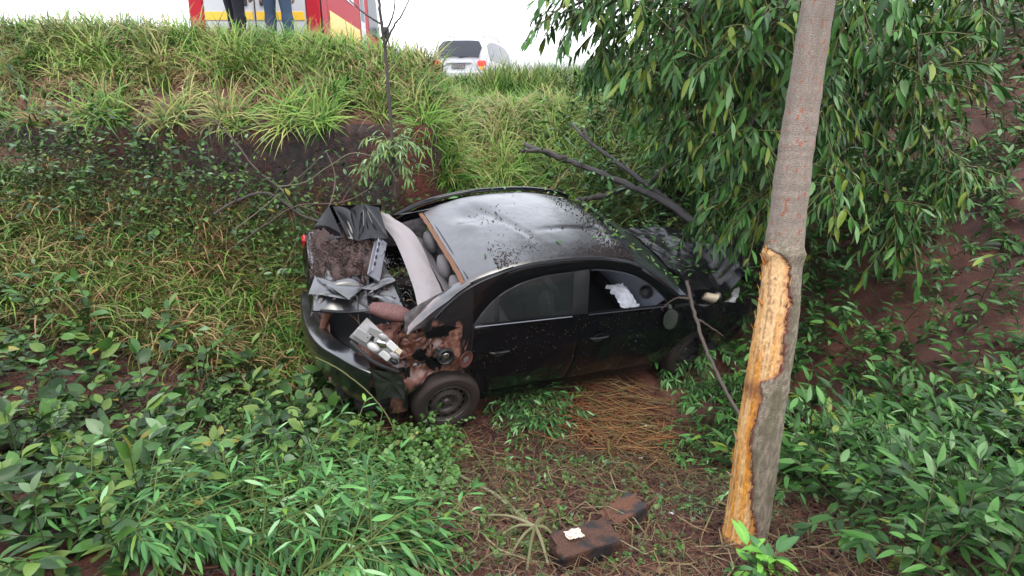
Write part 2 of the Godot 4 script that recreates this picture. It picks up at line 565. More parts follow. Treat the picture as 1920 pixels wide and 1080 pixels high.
	rf.grid(70, 60, func(u, w):
		var z: float = lerpf(-0.635, 0.635, w)
		var x: float = lerpf(0.17 - 0.02 * sin(PI * w), 1.66 + 0.11 * sin(PI * w), u)
		return Vector3(x, ry.call(x, z) + (0.0 if w > 0.0 and w < 1.0 else -0.01), z))
	put(rf.done(), M.paint_roof, "roof", car)
	var li := MB.new()
	li.grid(12, 12, func(u, w):
		var z: float = lerpf(-0.6, 0.6, w)
		var x: float = lerpf(0.2, 1.62, u)
		return Vector3(x, ry.call(x, z) - 0.05, z))
	put(li.done(), M.trim_grey, "headlining", car)
	# torn rear window surround: foam strip and black lip
	var fo := MB.new()
	fo.grid(30, 3, func(u, w):
		var z: float = lerpf(-0.63, 0.62, u)
		var x: float = 0.165 - 0.02 * sin(PI * u) - 0.034 * w
		return Vector3(x, ry.call(0.17, z) - 0.006 - 0.012 * w + 0.004 * sin(z * 40.0), z))
	put(fo.done(), M.foam, "window_surround", car)
	var fl := MB.new()
	fl.tube(curve([Vector3(0.19, ry.call(0.19, -0.6) + 0.003, -0.6), Vector3(0.172, ry.call(0.172, 0.0) + 0.003, 0.0), Vector3(0.19, ry.call(0.19, 0.6) + 0.003, 0.6)], 16), 0.006, 0.006, 6)
	put(fl.done(), M.black_plastic, "roof_seam", car)
	# rear pillars: broad panels from the roof corner to the boot deck
	for s: float in [1.0, -1.0]:
		var cp := MB.new()
		cp.grid(12, 6, func(u, w):
			var o := Vector3(lerpf(0.19, -0.31, u) + 0.02 * nz.get_noise_2d(u * 9.0, w * 9.0), 0, 0)
			o.y = ip(ROOF, lerpf(0.17, -0.2, u)) - 0.02 * w if s > 0 else lerpf(1.30, 1.19, u)
			var zo: float = hw(o.x, o.y) - 0.005
			if s < 0: zo = lerpf(0.66, 0.70, u)
			var zi: float = lerpf(0.575, 0.70, u * u)
			return Vector3(o.x + 0.03 * w, o.y - 0.02 + 0.055 * sin(PI * 0.5 * w), s * lerpf(zo, zi, w)), func(u, _w, p): return mudcol(p * 1.7, 0.1 + 0.75 * ss(0.35, 1.0, u)).lerp(Color(0.05, 0.045, 0.05), 0.5))
		put(cp.done(), M.paint_pillar if s > 0 else M.paint, "rear_pillar", car)
		var ci := MB.new()
		ci.grid(8, 5, func(u, w):
			var x: float = lerpf(0.2, -0.28, u)
			var yt: float = ip(ROOF, lerpf(0.17, -0.15, u)) if s > 0 else lerpf(1.29, 1.17, u)
			return Vector3(x, yt - 0.02 - 0.30 * w * (1.0 - 0.4 * u), s * lerpf(0.575, 0.60, w)))
		put(ci.done(), M.trim_grey, "pillar_lining", car)
	# ---- floor, bulkhead, wheel housings (dark)
	var un := MB.new()
	un.box(Vector3(1.15, 0.24, 0), Vector3(3.6, 0.1, 1.36), 0.03)
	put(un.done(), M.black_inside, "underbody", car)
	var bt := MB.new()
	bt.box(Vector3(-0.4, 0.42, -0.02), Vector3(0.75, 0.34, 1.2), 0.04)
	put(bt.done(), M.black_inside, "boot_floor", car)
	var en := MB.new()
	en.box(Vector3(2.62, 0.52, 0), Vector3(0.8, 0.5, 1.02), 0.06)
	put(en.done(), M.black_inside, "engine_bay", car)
	# ---- seats and dashboard
	var bench := MB.new()
	bench.box(Vector3(0.30, 0.78, -0.02), Vector3(0.16, 0.5, 1.18), 0.06, Basis(Vector3(0, 0, 1), -0.25))
	bench.box(Vector3(0.58, 0.5, -0.02), Vector3(0.5, 0.18, 1.2), 0.06)
	put(bench.done(), M.seat, "rear_bench", car)
	for z: float in [-0.42, 0.02, 0.36]:
		var h := MB.new()
		h.lathe(PackedVector2Array([Vector2(0.001, -0.09), Vector2(0.06, -0.085), Vector2(0.095, -0.05), Vector2(0.105, 0.0), Vector2(0.09, 0.05), Vector2(0.05, 0.078), Vector2(0.001, 0.08)]), 16, Vector3(0.2, 1.09, z), Basis(Vector3(0.55, 0, 0), Vector3(-0.15, 1, 0), Vector3(0, 0, 1.15)))
		put(h.done(), M.seat, "headrest", car)
	for z: float in [-0.36, 0.36]:
		var st := MB.new()
		st.box(Vector3(1.0, 0.8, z), Vector3(0.14, 0.6, 0.46), 0.06, Basis(Vector3(0, 0, 1), 0.28))
		st.box(Vector3(1.3, 0.5, z), Vector3(0.5, 0.16, 0.48), 0.06)
		put(st.done(), M.seat_dark, "front_seat", car)
		var hr := MB.new()
		hr.box(Vector3(0.9, 1.17, z), Vector3(0.1, 0.17, 0.26), 0.05, Basis(Vector3(0, 0, 1), 0.25))
		put(hr.done(), M.seat_dark, "headrest", car)
	var ds := MB.new()
	ds.grid(14, 20, func(u, w):
		var a: float = lerpf(-0.4, 1.9, u)
		var z: float = lerpf(-0.7, 0.7, w)
		return Vector3(2.2 - 0.27 * cos(a) + 0.02 * nz.get_noise_2d(a * 3.0, z * 3.0), 0.80 + 0.19 * sin(a), z))
	var dash := put(ds.done(), M.dash, "dashboard", car)
	var vt := MB.new()
	vt.lathe(PackedVector2Array([Vector2(0.001, -0.02), Vector2(0.035, -0.02), Vector2(0.05, 0.0), Vector2(0.052, 0.012), Vector2(0.062, 0.014), Vector2(0.066, 0.0)]), 24, Vector3(1.965, 0.955, 0.54), Basis(Vector3(0.45, 0.89, 0), Vector3(-0.75, 0.38, 0.54), Vector3(0.48, -0.24, 0.84)))
	put(vt.done(), M.black_plastic, "air_vent", dash)
	var sw := MB.new()
	var ring := PackedVector3Array()
	for i in 33:
		var a := TAU * i / 32
		ring.append(Vector3(1.78 + 0.07 * sin(a), 0.92 + 0.17 * sin(a), -0.36 + 0.18 * cos(a)))
	sw.tube(ring, 0.014, 0.014, 8)
	sw.box(Vector3(1.8, 0.92, -0.36), Vector3(0.05, 0.07, 0.3), 0.02)
	put(sw.done(), M.black_plastic, "steering_wheel", car)
	# burst airbag seen through the open front window
	var ab := MB.new()
	ab.grid(16, 14, func(u, w):
		var q: float = nz.get_noise_2d(u * 9.0, w * 9.0)
		return Vector3(lerpf(1.66, 1.83, u) + 0.05 * w, 0.93 + 0.07 * sin(PI * u) * sin(PI * w) + 0.05 * q - 0.09 * w, lerpf(0.34, 0.6, w) + 0.04 * q))
	put(ab.done(), M.white_cloth, "airbag", car)
	# ---- windscreen, scuttle, wipers
	var ws := MB.new()
	ws.grid(24, 20, func(u, w):
		var z: float = lerpf(-0.62, 0.62, u)
		var q: float = 1.0 - pow(absf(z) / 0.64, 2.0)
		var top := Vector3(1.675 + 0.11 * q, ip(ROOF, 1.66) + 0.05 * q - 0.006, z)
		var bot := Vector3(2.27 + 0.16 * q, 0.955 + 0.02 * q, z * 1.07)
		var p: Vector3 = top.lerp(bot, w)
		p.y += 0.03 * sin(PI * w) + 0.012 * nz.get_noise_2d(u * 12.0, w * 12.0)
		return p)
	put(ws.done(), M.windscreen, "windscreen", car)
	var sc := MB.new()
	sc.grid(20, 3, func(u, w):
		var z: float = lerpf(-0.68, 0.68, u)
		var q: float = 1.0 - pow(absf(z) / 0.7, 2.0)
		return Vector3(2.25 + 0.16 * q + 0.16 * w, 0.945 + 0.02 * q - 0.03 * sin(PI * w), z))
	put(sc.done(), M.black_plastic, "scuttle", car)
	var wi := MB.new()
	wi.tube(curve([Vector3(2.42, 0.985, -0.3), Vector3(2.25, 1.08, -0.05), Vector3(2.2, 1.11, 0.22)], 8), 0.01, 0.007, 6)
	put(wi.done(), M.black_plastic, "wiper", car)
	# ---- crumpled bonnet
	var bo := MB.new()
	bo.grid(44, 40, func(u, w):
		var z: float = lerpf(-0.69, 0.64, w)
		var x: float = lerpf(2.40, 3.22 - 0.08 * absf(z), u)
		var y: float = lerpf(0.955, 0.93, u) + 0.06 * (1.0 - pow(absf(z) / 0.72, 2.0))
		y += 0.10 * exp(-pow((u - 0.62 - 0.25 * w) / 0.16, 2.0)) * ss(0.1, 0.9, w)
		y += 0.17 * ss(0.55, 0.95, u) * ss(0.45, 0.84, w) - 0.16 * ss(0.84, 0.9, w) * ss(0.35, 0.75, u) - 0.05 * ss(0.93, 1.0, u)
		y += 0.03 * (1.0 - absf(2.0 * fposmod(u * 1.9 + w * 0.8 + 0.3, 1.0) - 1.0)) * ss(0.3, 0.6, u)
		y += 0.05 * (absf(nz.get_noise_2d(u * 2.0, w * 2.0)) - 0.2) + 0.006 * nz.get_noise_2d(u * 9.0, w * 9.0)
		if u >= 1.0: y -= 0.05
		return Vector3(x, y, z * (1.0 - 0.12 * u)))
	put(bo.done(), M.paint_bonnet, "bonnet", car)
	# broken front end: bumper skin, lamp shell, lamp pieces
	var fb := MB.new()
	fb.grid(30, 10, func(u, w):
		var a: float = lerpf(-1.45, 1.35, u)
		var x: float = 2.55 + 0.60 * cos(a) - 0.1 * ss(0.7, 1.0, u)
		return Vector3(x + 0.04 * sin(PI * w) + 0.03 * nz.get_noise_2d(u * 9.0, w * 5.0), lerpf(0.22, 0.52, w) - 0.05 * ss(0.6, 1.0, u), 0.76 * sin(a) / sin(1.45)))
	put(fb.done(), M.paint, "front_bumper", car)
	var lp := MB.new()
	lp.lathe(PackedVector2Array([Vector2(0.02, -0.06), Vector2(0.05, -0.05), Vector2(0.055, 0.03), Vector2(0.07, 0.05), Vector2(0.05, 0.06), Vector2(0.001, 0.04)]), 16, Vector3(2.66, 0.86, 0.62), Basis(Vector3(0.2, 0.9, 0.3).normalized(), Vector3(0.85, -0.1, 0.5).normalized(), Vector3(0.4, -0.2, -0.8).normalized()))
	put(lp.done(), M.cream, "lamp_motor", car)
	var lpb := MB.new()
	lpb.box(Vector3(2.76, 0.84, 0.6), Vector3(0.13, 0.07, 0.06), 0.015, Basis(Vector3(0, 1, 0), 0.4))
	put(lpb.done(), M.trim_grey, "lamp_bracket", car)
	var ls := MB.new()
	ls.grid(8, 8, func(u, w):
		return Vector3(2.88 + 0.17 * u - 0.07 * w + 0.05 * nz.get_noise_2d(u * 8.0, w * 8.0), 0.88 - 0.30 * w * (1.0 - 0.4 * u) + 0.03 * u, 0.69 - 0.14 * u + 0.06 * sin(PI * u)))
	put(ls.done(), M.lens_white, "broken_headlight", car)
	# ---- door mirror hanging
	var mi := MB.new()
	mi.lathe(PackedVector2Array([Vector2(0.001, -0.06), Vector2(0.06, -0.05), Vector2(0.09, -0.01), Vector2(0.095, 0.03), Vector2(0.088, 0.034)]), 20, Vector3(2.05, 0.86, 0.87), Basis(Vector3(0.3, 0.1, 0.95).normalized() * 0.8, Vector3(-0.9, 0.3, 0.26).normalized(), Vector3(0.2, 0.95, -0.15).normalized() * 1.05))
	var mr := put(mi.done(), M.paint, "door_mirror", car)
	var mg := MB.new()
	mg.lathe(PackedVector2Array([Vector2(0.001, 0.03), Vector2(0.088, 0.03)]), 20, Vector3(2.05, 0.86, 0.87), Basis(Vector3(0.3, 0.1, 0.95).normalized() * 0.8, Vector3(-0.9, 0.3, 0.26).normalized(), Vector3(0.2, 0.95, -0.15).normalized() * 1.05))
	put(mg.done(), M.chrome, "mirror_glass", mr)
	var ma := MB.new()
	ma.tube(PackedVector3Array([Vector3(2.06, 0.95, 0.77), Vector3(2.06, 0.89, 0.84)]), 0.02, 0.018, 8)
	put(ma.done(), M.black_plastic, "mirror_arm", mr)
	build_car_rear(car)
	for w: Vector3 in [Vector3(0.05, 0.265, 0.735), Vector3(2.55, 0.27, 0.60), Vector3(0.05, 0.27, -0.69), Vector3(2.55, 0.27, -0.66)]:
		wheel(car, w, signf(w.z), 0.22 if w.x > 1.0 and w.z > 0.0 else 0.0)

func wheel(car: Node3D, at: Vector3, s: float, steer: float) -> void:
	var wn := Node3D.new()
	wn.name = piece_name("wheel", car)
	car.add_child(wn)
	wn.transform = Transform3D(Basis(Vector3(0, 1, 0), steer) * Basis(Vector3(1, 0, 0), Vector3(0, 0, s), Vector3(0, -s, 0)), at)
	var ty := MB.new()
	ty.lathe(PackedVector2Array([Vector2(0.178, -0.085), Vector2(0.2, -0.095), Vector2(0.25, -0.098), Vector2(0.276, -0.082), Vector2(0.285, -0.06), Vector2(0.287, -0.02), Vector2(0.283, -0.018), Vector2(0.283, -0.01), Vector2(0.287, -0.008), Vector2(0.287, 0.02), Vector2(0.283, 0.022), Vector2(0.283, 0.03), Vector2(0.286, 0.032), Vector2(0.284, 0.06), Vector2(0.275, 0.083), Vector2(0.262, 0.094), Vector2(0.258, 0.0975), Vector2(0.25, 0.0985), Vector2(0.22, 0.1), Vector2(0.2, 0.097), Vector2(0.19, 0.09), Vector2(0.18, 0.078)]), 48)
	put(ty.done(), M.rubber, "tyre", wn)
	# steel rim: barrel, ring pierced by round openings, hub bowl
	var ri := MB.new()
	ri.lathe(PackedVector2Array([Vector2(0.186, 0.082), Vector2(0.19, 0.09), Vector2(0.178, 0.092), Vector2(0.172, 0.08), Vector2(0.168, 0.05)]), 40)
	var n := 14
	var seg := n * 6
	var rad := [0.168, 0.158, 0.135, 0.125]
	var hy := [0.05, 0.052, 0.058, 0.062]
	for k in 3:
		for i in seg:
			if k == 1 and (i % 6) in [1, 2, 3, 4]: continue
			var q := []
			for e: Vector2i in [Vector2i(i, k), Vector2i(i + 1, k), Vector2i(i + 1, k + 1), Vector2i(i, k + 1)]:
				var a := TAU * e.x / seg
				var r: float = rad[e.y]
				var m := e.x % 6
				if e.y == 1 and (m == 1 or m == 5): r -= 0.005
				if e.y == 2 and (m == 1 or m == 5): r += 0.005
				q.append(Vector3(cos(a) * r, hy[e.y], sin(a) * r))
			ri.face(q[0], q[1], q[2], q[3])
	ri.lathe(PackedVector2Array([Vector2(0.125, 0.062), Vector2(0.105, 0.075), Vector2(0.09, 0.076), Vector2(0.075, 0.06), Vector2(0.06, 0.05), Vector2(0.034, 0.05), Vector2(0.032, 0.065), Vector2(0.025, 0.07), Vector2(0.001, 0.07)]), 40)
	put(ri.done(), M.rim, "rim", wn)
	var bk := MB.new()
	bk.lathe(PackedVector2Array([Vector2(0.001, 0.01), Vector2(0.175, 0.0), Vector2(0.18, -0.08)]), 24)
	put(bk.done(), M.black_inside, "brake_drum", wn)
	for k in 4:
		var a := TAU * k / 4.0 + 0.5
		var lb := MB.new()
		lb.lathe(PackedVector2Array([Vector2(0.011, 0.05), Vector2(0.01, 0.068), Vector2(0.001, 0.07)]), 6, Vector3(cos(a) * 0.05, 0, sin(a) * 0.05))
		put(lb.done(), M.metal_dark, "wheel_bolt", wn)

func facet_sheet(corner: Callable, nu: int, nv: int, amp: float, sub: int) -> ArrayMesh:
	# bent sheet metal: flat facets between randomly pushed points, with softly rounded creases
	var pts := []
	for j in nv + 1:
		for i in nu + 1:
			var u := float(i) / nu
			var w := float(j) / nv
			if i > 0 and i < nu: u += rg.randf_range(-0.3, 0.3) / nu
			if j > 0 and j < nv: w += rg.randf_range(-0.3, 0.3) / nv
			var p: Vector3 = corner.call(u, w)
			pts.append(p + rv(amp))
	var mb := MB.new()
	for j in nv:
		for i in nu:
			var a: Vector3 = pts[j * (nu + 1) + i]
			var b: Vector3 = pts[j * (nu + 1) + i + 1]
			var c: Vector3 = pts[(j + 1) * (nu + 1) + i + 1]
			var d: Vector3 = pts[(j + 1) * (nu + 1) + i]
			for tr in ([[a, b, c], [a, c, d]] if (i + j) % 2 == 0 else [[a, b, d], [b, c, d]]):
				var nn: Vector3 = (tr[1] - tr[0]).cross(tr[2] - tr[0]).normalized()
				var bs := mb.v.size()
				for y in sub + 1:
					for x in sub + 1 - y:
						var s := float(x) / sub
						var t := float(y) / sub
						var q: Vector3 = tr[0] * (1.0 - s - t) + tr[1] * s + tr[2] * t
						q += nn * 0.018 * (27.0 * s * t * (1.0 - s - t)) * (1.0 if (i * 7 + j * 3) % 3 else -1.0)
						mb.vert(q)
				var row := bs
				for y in sub:
					var len := sub + 1 - y
					for x in len - 1:
						mb.tri(row + x, row + x + 1, row + len + x)
						if x < len - 2: mb.tri(row + x + 1, row + len + x + 1, row + len + x)
					row += len
	return mb.done()

func bil(a: Vector3, b: Vector3, c: Vector3, d: Vector3) -> Callable:
	return func(u, w): return a.lerp(b, u).lerp(d.lerp(c, u), w)

func build_car_rear(car: Node3D) -> void:
	# torn right rear quarter, plastered with red mud
	var q := MB.new()
	q.grid(46, 36, func(u, w):
		var x: float = lerpf(-0.34, 0.208, u)
		var lo: float = maxf(0.36, arch(x, 0.05, 0.335, 0.27))
		var y: float = lerpf(lo, ip(ROOF, x) if x > -0.2 else 0.98 + 0.12 * (x + 0.2), w)
		var torn: float = ss(0.10, -0.16, x) * ss(0.5, 0.62, y) * ss(1.02, 0.88, y)
		var z: float = hw(x, y) - 0.07 * torn + 0.055 * torn * nz.get_noise_2d(x * 9.0, y * 9.0) + 0.03 * torn * nz.get_noise_2d(x * 22.0, y * 22.0)
		z -= 0.05 * ss(-0.2, -0.34, x)
		return Vector3(x, y, z), func(_u, _w, p):
		var k: float = ss(0.24, -0.02, p.x) * ss(1.12, 0.93, p.y) * ss(0.45, 0.6, p.y) * 0.85 + 0.15 * ss(0.2, 0.0, p.x)
		k += 0.35 * ss(1.1, 0.95, p.y) * ss(0.25, 0.1, p.x) * ss(0.0, 0.3, sin(p.x * 95.0 + 4.0 * nz.get_noise_2d(p.x * 20.0, p.y * 3.0)))
		return mudcol(p, k))
	put(q.done(), M.paint_dirty, "rear_wing", car)
	var ql := MB.new()
	ql.grid(30, 12, func(u, w):
		var x: float = lerpf(-0.75, 0.2, u)
		var y: float = lerpf(maxf(0.3, arch(x, 0.05, 0.335, 0.27)), lerpf(1.0, belt(x), ss(-0.2, 0.2, x)) if x < 0.2 else belt(x), w)
		return Vector3(x, y, -hw(x, y)))
	put(ql.done(), M.paint, "rear_wing", car)
	# mud-filled hollow behind the lamp, with torn plates
	var ho := MB.new()
	ho.grid(20, 16, func(u, w):
		var x: float = lerpf(-0.62, -0.05, u)
		var y: float = lerpf(0.42, 0.95, w)
		return Vector3(x, y, 0.56 + 0.07 * nz.get_noise_2d(x * 8.0, y * 8.0) + 0.12 * sin(PI * u) * (1.0 - w)), func(_u, _w, p): return mudcol(p * 1.3, 0.75))
	put(ho.done(), M.mud, "inner_wing", car)
	var ba := MB.new()
	ba.lathe(PackedVector2Array([Vector2(0.001, -0.17), Vector2(0.05, -0.15), Vector2(0.075, -0.06), Vector2(0.08, 0.06), Vector2(0.055, 0.14), Vector2(0.001, 0.16)]), 16, Vector3(-0.36, 0.99, 0.47), Basis(Vector3(0.2, 0.9, 0.1).normalized() * 0.7, Vector3(0.85, -0.16, 0.3).normalized(), Vector3(0.3, 0.1, -0.95).normalized()), Color(0.2, 0.085, 0.075))
	put(ba.done(), M.mud, "muddy_lining", car)
	for k in 5:
		var a := Vector3(-0.3 + 0.09 * k, 0.93 - 0.05 * (k % 3), 0.70 + 0.015 * k)
		var pl := facet_sheet(bil(a, a + Vector3(0.12, 0.02, 0.03), a + Vector3(0.09, -0.2 - 0.03 * k, 0.05), a + Vector3(-0.04, -0.16, 0.02)), 2, 3, 0.02, 3)
		put(pl, M.paint if k in [1, 2] else tinted(Color(0.2, 0.075, 0.05)), "torn_plate", car)
	# fuel filler and its open flap
	var ff := MB.new()
	var fb := Basis(Vector3(1, 0, 0), Vector3(0, 0.12, 0.99).normalized(), Vector3(0, -0.99, 0.12).normalized())
	ff.lathe(PackedVector2Array([Vector2(0.001, -0.02), Vector2(0.035, -0.02), Vector2(0.05, 0.0), Vector2(0.054, 0.03), Vector2(0.066, 0.034), Vector2(0.07, 0.0)]), 24, Vector3(-0.01, 0.765, 0.805), fb)
	put(ff.done(), M.black_plastic, "fuel_filler", car)
	var fc := MB.new()
	fc.lathe(PackedVector2Array([Vector2(0.03, -0.018), Vector2(0.03, 0.008), Vector2(0.022, 0.014), Vector2(0.001, 0.014)]), 18, Vector3(-0.005, 0.768, 0.81), fb)
	put(fc.done(), M.chrome, "fuel_cap", car)
	var fd := MB.new()
	fd.lathe(PackedVector2Array([Vector2(0.001, 0.0), Vector2(0.062, 0.0), Vector2(0.068, 0.006), Vector2(0.07, 0.012), Vector2(0.064, 0.014), Vector2(0.058, 0.006), Vector2(0.001, 0.004)]), 24, Vector3(0.145, 0.735, 0.845), Basis(Vector3(0.9, 0, -0.42).normalized(), Vector3(0.4, 0.15, 0.9).normalized(), Vector3(0.06, -0.98, 0.13).normalized()), Color(0.15, 0.05, 0.035))
	var flap := put(fd.done(), M.mud, "fuel_flap", car)
	var fs := MB.new()
	fs.box(Vector3(0.148, 0.735, 0.852), Vector3(0.05, 0.042, 0.004), 0.001, Basis(Vector3(0, 1, 0), 0.42))
	put(fs.done(), M.trim_grey, "sticker", flap)
	# right tail lamp knocked out of its seat: pale shell with cells
	var A := Vector3(-0.70, 0.93, 0.64)
	var B := Vector3(-0.57, 1.07, 0.62)
	var C := Vector3(-0.34, 0.83, 0.74)
	var D := Vector3(-0.36, 0.665, 0.76)
	var tl := MB.new()
	tl.grid(14, 10, func(u, w):
		var p: Vector3 = A.lerp(D, u).lerp(B.lerp(C, u), w)
		return p + Vector3(0, 0.02, 0.035) * sin(PI * u) * sin(PI * w))
	var lamp := put(tl.done(), M.lens, "tail_lamp", car)
	for k in 11:
		var u: float = [0.14, 0.42, 0.68, 0.86, 0.28, 0.55, 0.75, 0.88, 0.3, 0.5, 0.9][k]
		var w: float = [0.35, 0.22, 0.2, 0.5, 0.75, 0.55, 0.8, 0.22, 0.5, 0.85, 0.82][k]
		var p: Vector3 = A.lerp(D, u).lerp(B.lerp(C, u), w) + Vector3(0, 0.014, 0.026)
		var cb := MB.new()
		var r: float = [0.05, 0.042, 0.036, 0.036, 0.045, 0.044, 0.036, 0.03, 0.03, 0.035, 0.028][k]
		var ob := Basis((D - A).normalized(), (D - A).cross(B - A).normalized(), (B - A).normalized()).orthonormalized() * Basis(rv(1).normalized(), 0.2)
		if k % 2 == 0:
			cb.box(p, Vector3(2.4 * r, 0.02, 1.5 * r), 0.006, ob)
		else:
			cb.lathe(PackedVector2Array([Vector2(0.001, 0.02), Vector2(r * 0.5, 0.017), Vector2(r * 0.8, 0.01), Vector2(r * 0.95, 0.0)]), 14, p, ob * Basis.from_scale(Vector3(1.3, 1, 0.8)))
		put(cb.done(), [M.lens, M.lens_white, M.lens_white, M.lens, M.lens, M.chrome, M.lens_white, M.black_plastic, M.black_plastic, M.lens, M.cream][k], "lamp_cell", lamp)
	var le := MB.new()
	le.tube(curve([A + Vector3(0, 0.0, 0.05), A.lerp(D, 0.5) + Vector3(-0.02, -0.01, 0.09), D + Vector3(0, 0, 0.04)], 12), 0.014, 0.018, 6)
	put(le.done(), M.black_plastic, "lamp_edge", lamp)
	# rear bumper, sagging on the left
	var top := [Vector3(-0.80, 0.44, -0.76), Vector3(-0.86, 0.47, -0.68), Vector3(-0.885, 0.54, -0.3), Vector3(-0.88, 0.61, 0.0), Vector3(-0.84, 0.68, 0.3), Vector3(-0.74, 0.74, 0.57), Vector3(-0.56, 0.71, 0.755), Vector3(-0.35, 0.64, 0.80)]
	var tp := curve(top, 40)
	var bp := MB.new()
	bp.grid(34, 20, func(uu, w):
		var u: float = uu * 0.85
		var p: Vector3 = tp[int(round(u * 40.0))]
		var o := Vector3(-0.5, 0, 0.0) - Vector3(p.x, 0, p.z * 0.8)
		o.y = 0
		o = -o.normalized()
		var k := clampf(w / 0.36, 0, 1)
		var prof: float = 0.15 * sin(k * PI * 0.5) - 0.085 - 0.07 * pow(maxf(0.0, w - 0.36) / 0.64, 2.0)
		if w > 0.36 and w < 0.5: prof += 0.008
		var drop: float = 0.03 * pow(k, 4.0) + (0.36 * (w - 0.3) / 0.7 if w > 0.3 else 0.0)
		return p + o * prof + Vector3(0, -drop, 0) + Vector3(0, 0.008 * nz.get_noise_2d(u * 12.0, w * 3.0), 0), func(u, w, p):
		return mudcol(p, -0.4 + 0.9 * ss(0.5, 1.0, w)).lerp(Color(0.011, 0.011, 0.013), 0.35))
	put(bp.done(), M.paint_pillar, "rear_bumper", car)
	var bl := MB.new()
	bl.grid(40, 3, func(u, w):
		var p: Vector3 = tp[int(round(u * 40.0))]
		var o := (Vector3(p.x, 0, p.z * 0.8) - Vector3(-0.5, 0, 0)).normalized()
		return p - o * (0.05 + 0.1 * w) + Vector3(0, -0.004 - 0.05 * w, 0))
	put(bl.done(), M.paint, "bumper_ledge", car)
	put(facet_sheet(bil(Vector3(-0.58, 0.735, 0.80), Vector3(-0.33, 0.645, 0.83), Vector3(-0.30, 0.38, 0.80), Vector3(-0.50, 0.40, 0.77)), 2, 2, 0.018, 6), M.paint_roof, "bumper_corner", car)
	# torn strips, cables and trim round the boot opening
	for k in 12:
		var q0: Vector3 = [Vector3(-0.30, 0.96, 0.60), Vector3(-0.22, 0.93, 0.70), Vector3(-0.14, 0.90, 0.76), Vector3(-0.42, 0.90, 0.52), Vector3(-0.10, 0.82, 0.78), Vector3(-0.26, 0.80, 0.76), Vector3(-0.62, 0.95, -0.1), Vector3(-0.48, 1.0, 0.2), Vector3(-0.74, 0.96, 0.16), Vector3(-0.36, 1.03, 0.05), Vector3(-0.2, 0.7, 0.79), Vector3(-0.55, 0.9, 0.3)][k]
		var dd := Vector3(rg.randf_range(-0.12, 0.12), rg.randf_range(-0.14, 0.05), rg.randf_range(-0.03, 0.08))
		var ww := Vector3(rg.randf_range(0.02, 0.06), rg.randf_range(-0.02, 0.04), rg.randf_range(-0.02, 0.03))
		put(facet_sheet(bil(q0, q0 + ww, q0 + dd + ww * 0.3, q0 + dd), 1, 2, 0.012, 4), [M.paint, M.paint_roof, tinted(Color(0.24, 0.1, 0.07))][k % 3], "torn_strip", car)
	for k in 7:
		var w0 := Vector3(-0.75 + 0.1 * k, 0.86 + 0.03 * (k % 2), 0.15 + 0.06 * (k % 3))
		var wb := MB.new()
		wb.tube(curve([w0, w0 + Vector3(0.06, 0.12 * rg.randf(), 0.05) + rv(0.05), w0 + Vector3(0.12, -0.04, 0.14) + rv(0.06), w0 + Vector3(0.16, -0.12, 0.2) + rv(0.05)], 14), 0.006, 0.005, 5)
		put(wb.done(), M.black_plastic if k % 3 else M.foam, "cable", car)
	# mud skirt between the bumper and the wheel
	var ms := MB.new()
	ms.grid(20, 10, func(u, w):
		var x: float = lerpf(-0.42, -0.26, u)
		return Vector3(x + 0.06 * w * (1.0 - u), lerpf(0.2, 0.66, w), 0.75 + 0.02 * nz.get_noise_2d(u * 6.0, w * 9.0)), func(_u, _w, p): return mudcol(p, 0.45))
	put(ms.done(), M.paint_dirty, "bumper_end", car)
	# rear panel and dark boot opening
	var rp := MB.new()
	rp.grid(20, 6, func(u, w):
		return Vector3(-0.82 + 0.05 * w + 0.02 * nz.get_noise_2d(u * 8.0, w * 8.0), lerpf(0.4, 0.62 + 0.1 * u, w), lerpf(-0.62, 0.5, u)), func(_u, _w, p): return mudcol(p, 0.4))
	put(rp.done(), M.mud, "rear_panel", car)
	var ru := MB.new()
	ru.tube(curve([Vector3(-0.74, 0.78, 0.02), Vector3(-0.8, 0.66, 0.05), Vector3(-0.82, 0.56, 0.1)], 8), 0.035, 0.03, 8, Color(0.3, 0.12, 0.06))
	put(ru.done(), M.mud, "torn_lining", car)
	# crumpled boot lid
	var L0 := Vector3(-0.83, 1.10, -0.70)
	var L1 := Vector3(-0.27, 1.24, -0.66)
	var L2 := Vector3(-0.25, 0.93, 0.34)
	var L3 := Vector3(-0.88, 0.93, 0.22)
	put(facet_sheet(bil(L0, L1, L2, L3), 3, 4, 0.03, 7), M.paint_roof, "boot_lid", car)
	# upturned left corner of the lid: a bright fold towards the near side, its back falling away
	put(facet_sheet(bil(Vector3(-0.64, 1.37, -0.66), Vector3(-0.20, 1.36, -0.64), Vector3(-0.22, 1.22, -0.30), Vector3(-0.56, 1.19, -0.36)), 3, 1, 0.03, 9), M.paint, "folded_corner", car)
	put(facet_sheet(bil(Vector3(-0.64, 1.37, -0.66), Vector3(-0.20, 1.36, -0.64), Vector3(-0.18, 1.12, -0.78), Vector3(-0.80, 1.06, -0.78)), 2, 1, 0.01, 6), M.paint, "folded_corner", car)
	put(facet_sheet(bil(Vector3(-0.80, 1.10, -0.70), Vector3(-0.64, 1.37, -0.66), Vector3(-0.58, 1.2, -0.4), Vector3(-0.76, 1.10, -0.5)), 1, 1, 0.01, 6), M.paint, "folded_corner", car)
	var lipb := MB.new()
	lipb.tube(curve([Vector3(-0.90, 0.90, 0.20), Vector3(-0.70, 0.925, 0.31), Vector3(-0.48, 0.94, 0.36), Vector3(-0.26, 0.92, 0.40)], 16), 0.016, 0.012, 8)
	put(lipb.done(), M.paint, "lid_edge", car)
	var tl2 := facet_sheet(bil(Vector3(-0.62, 0.93, 0.33), Vector3(-0.22, 0.93, 0.42), Vector3(-0.12, 0.97, 0.56), Vector3(-0.30, 0.94, 0.50)), 3, 1, 0.012, 5)
	put(tl2, M.paint, "torn_deck", car)
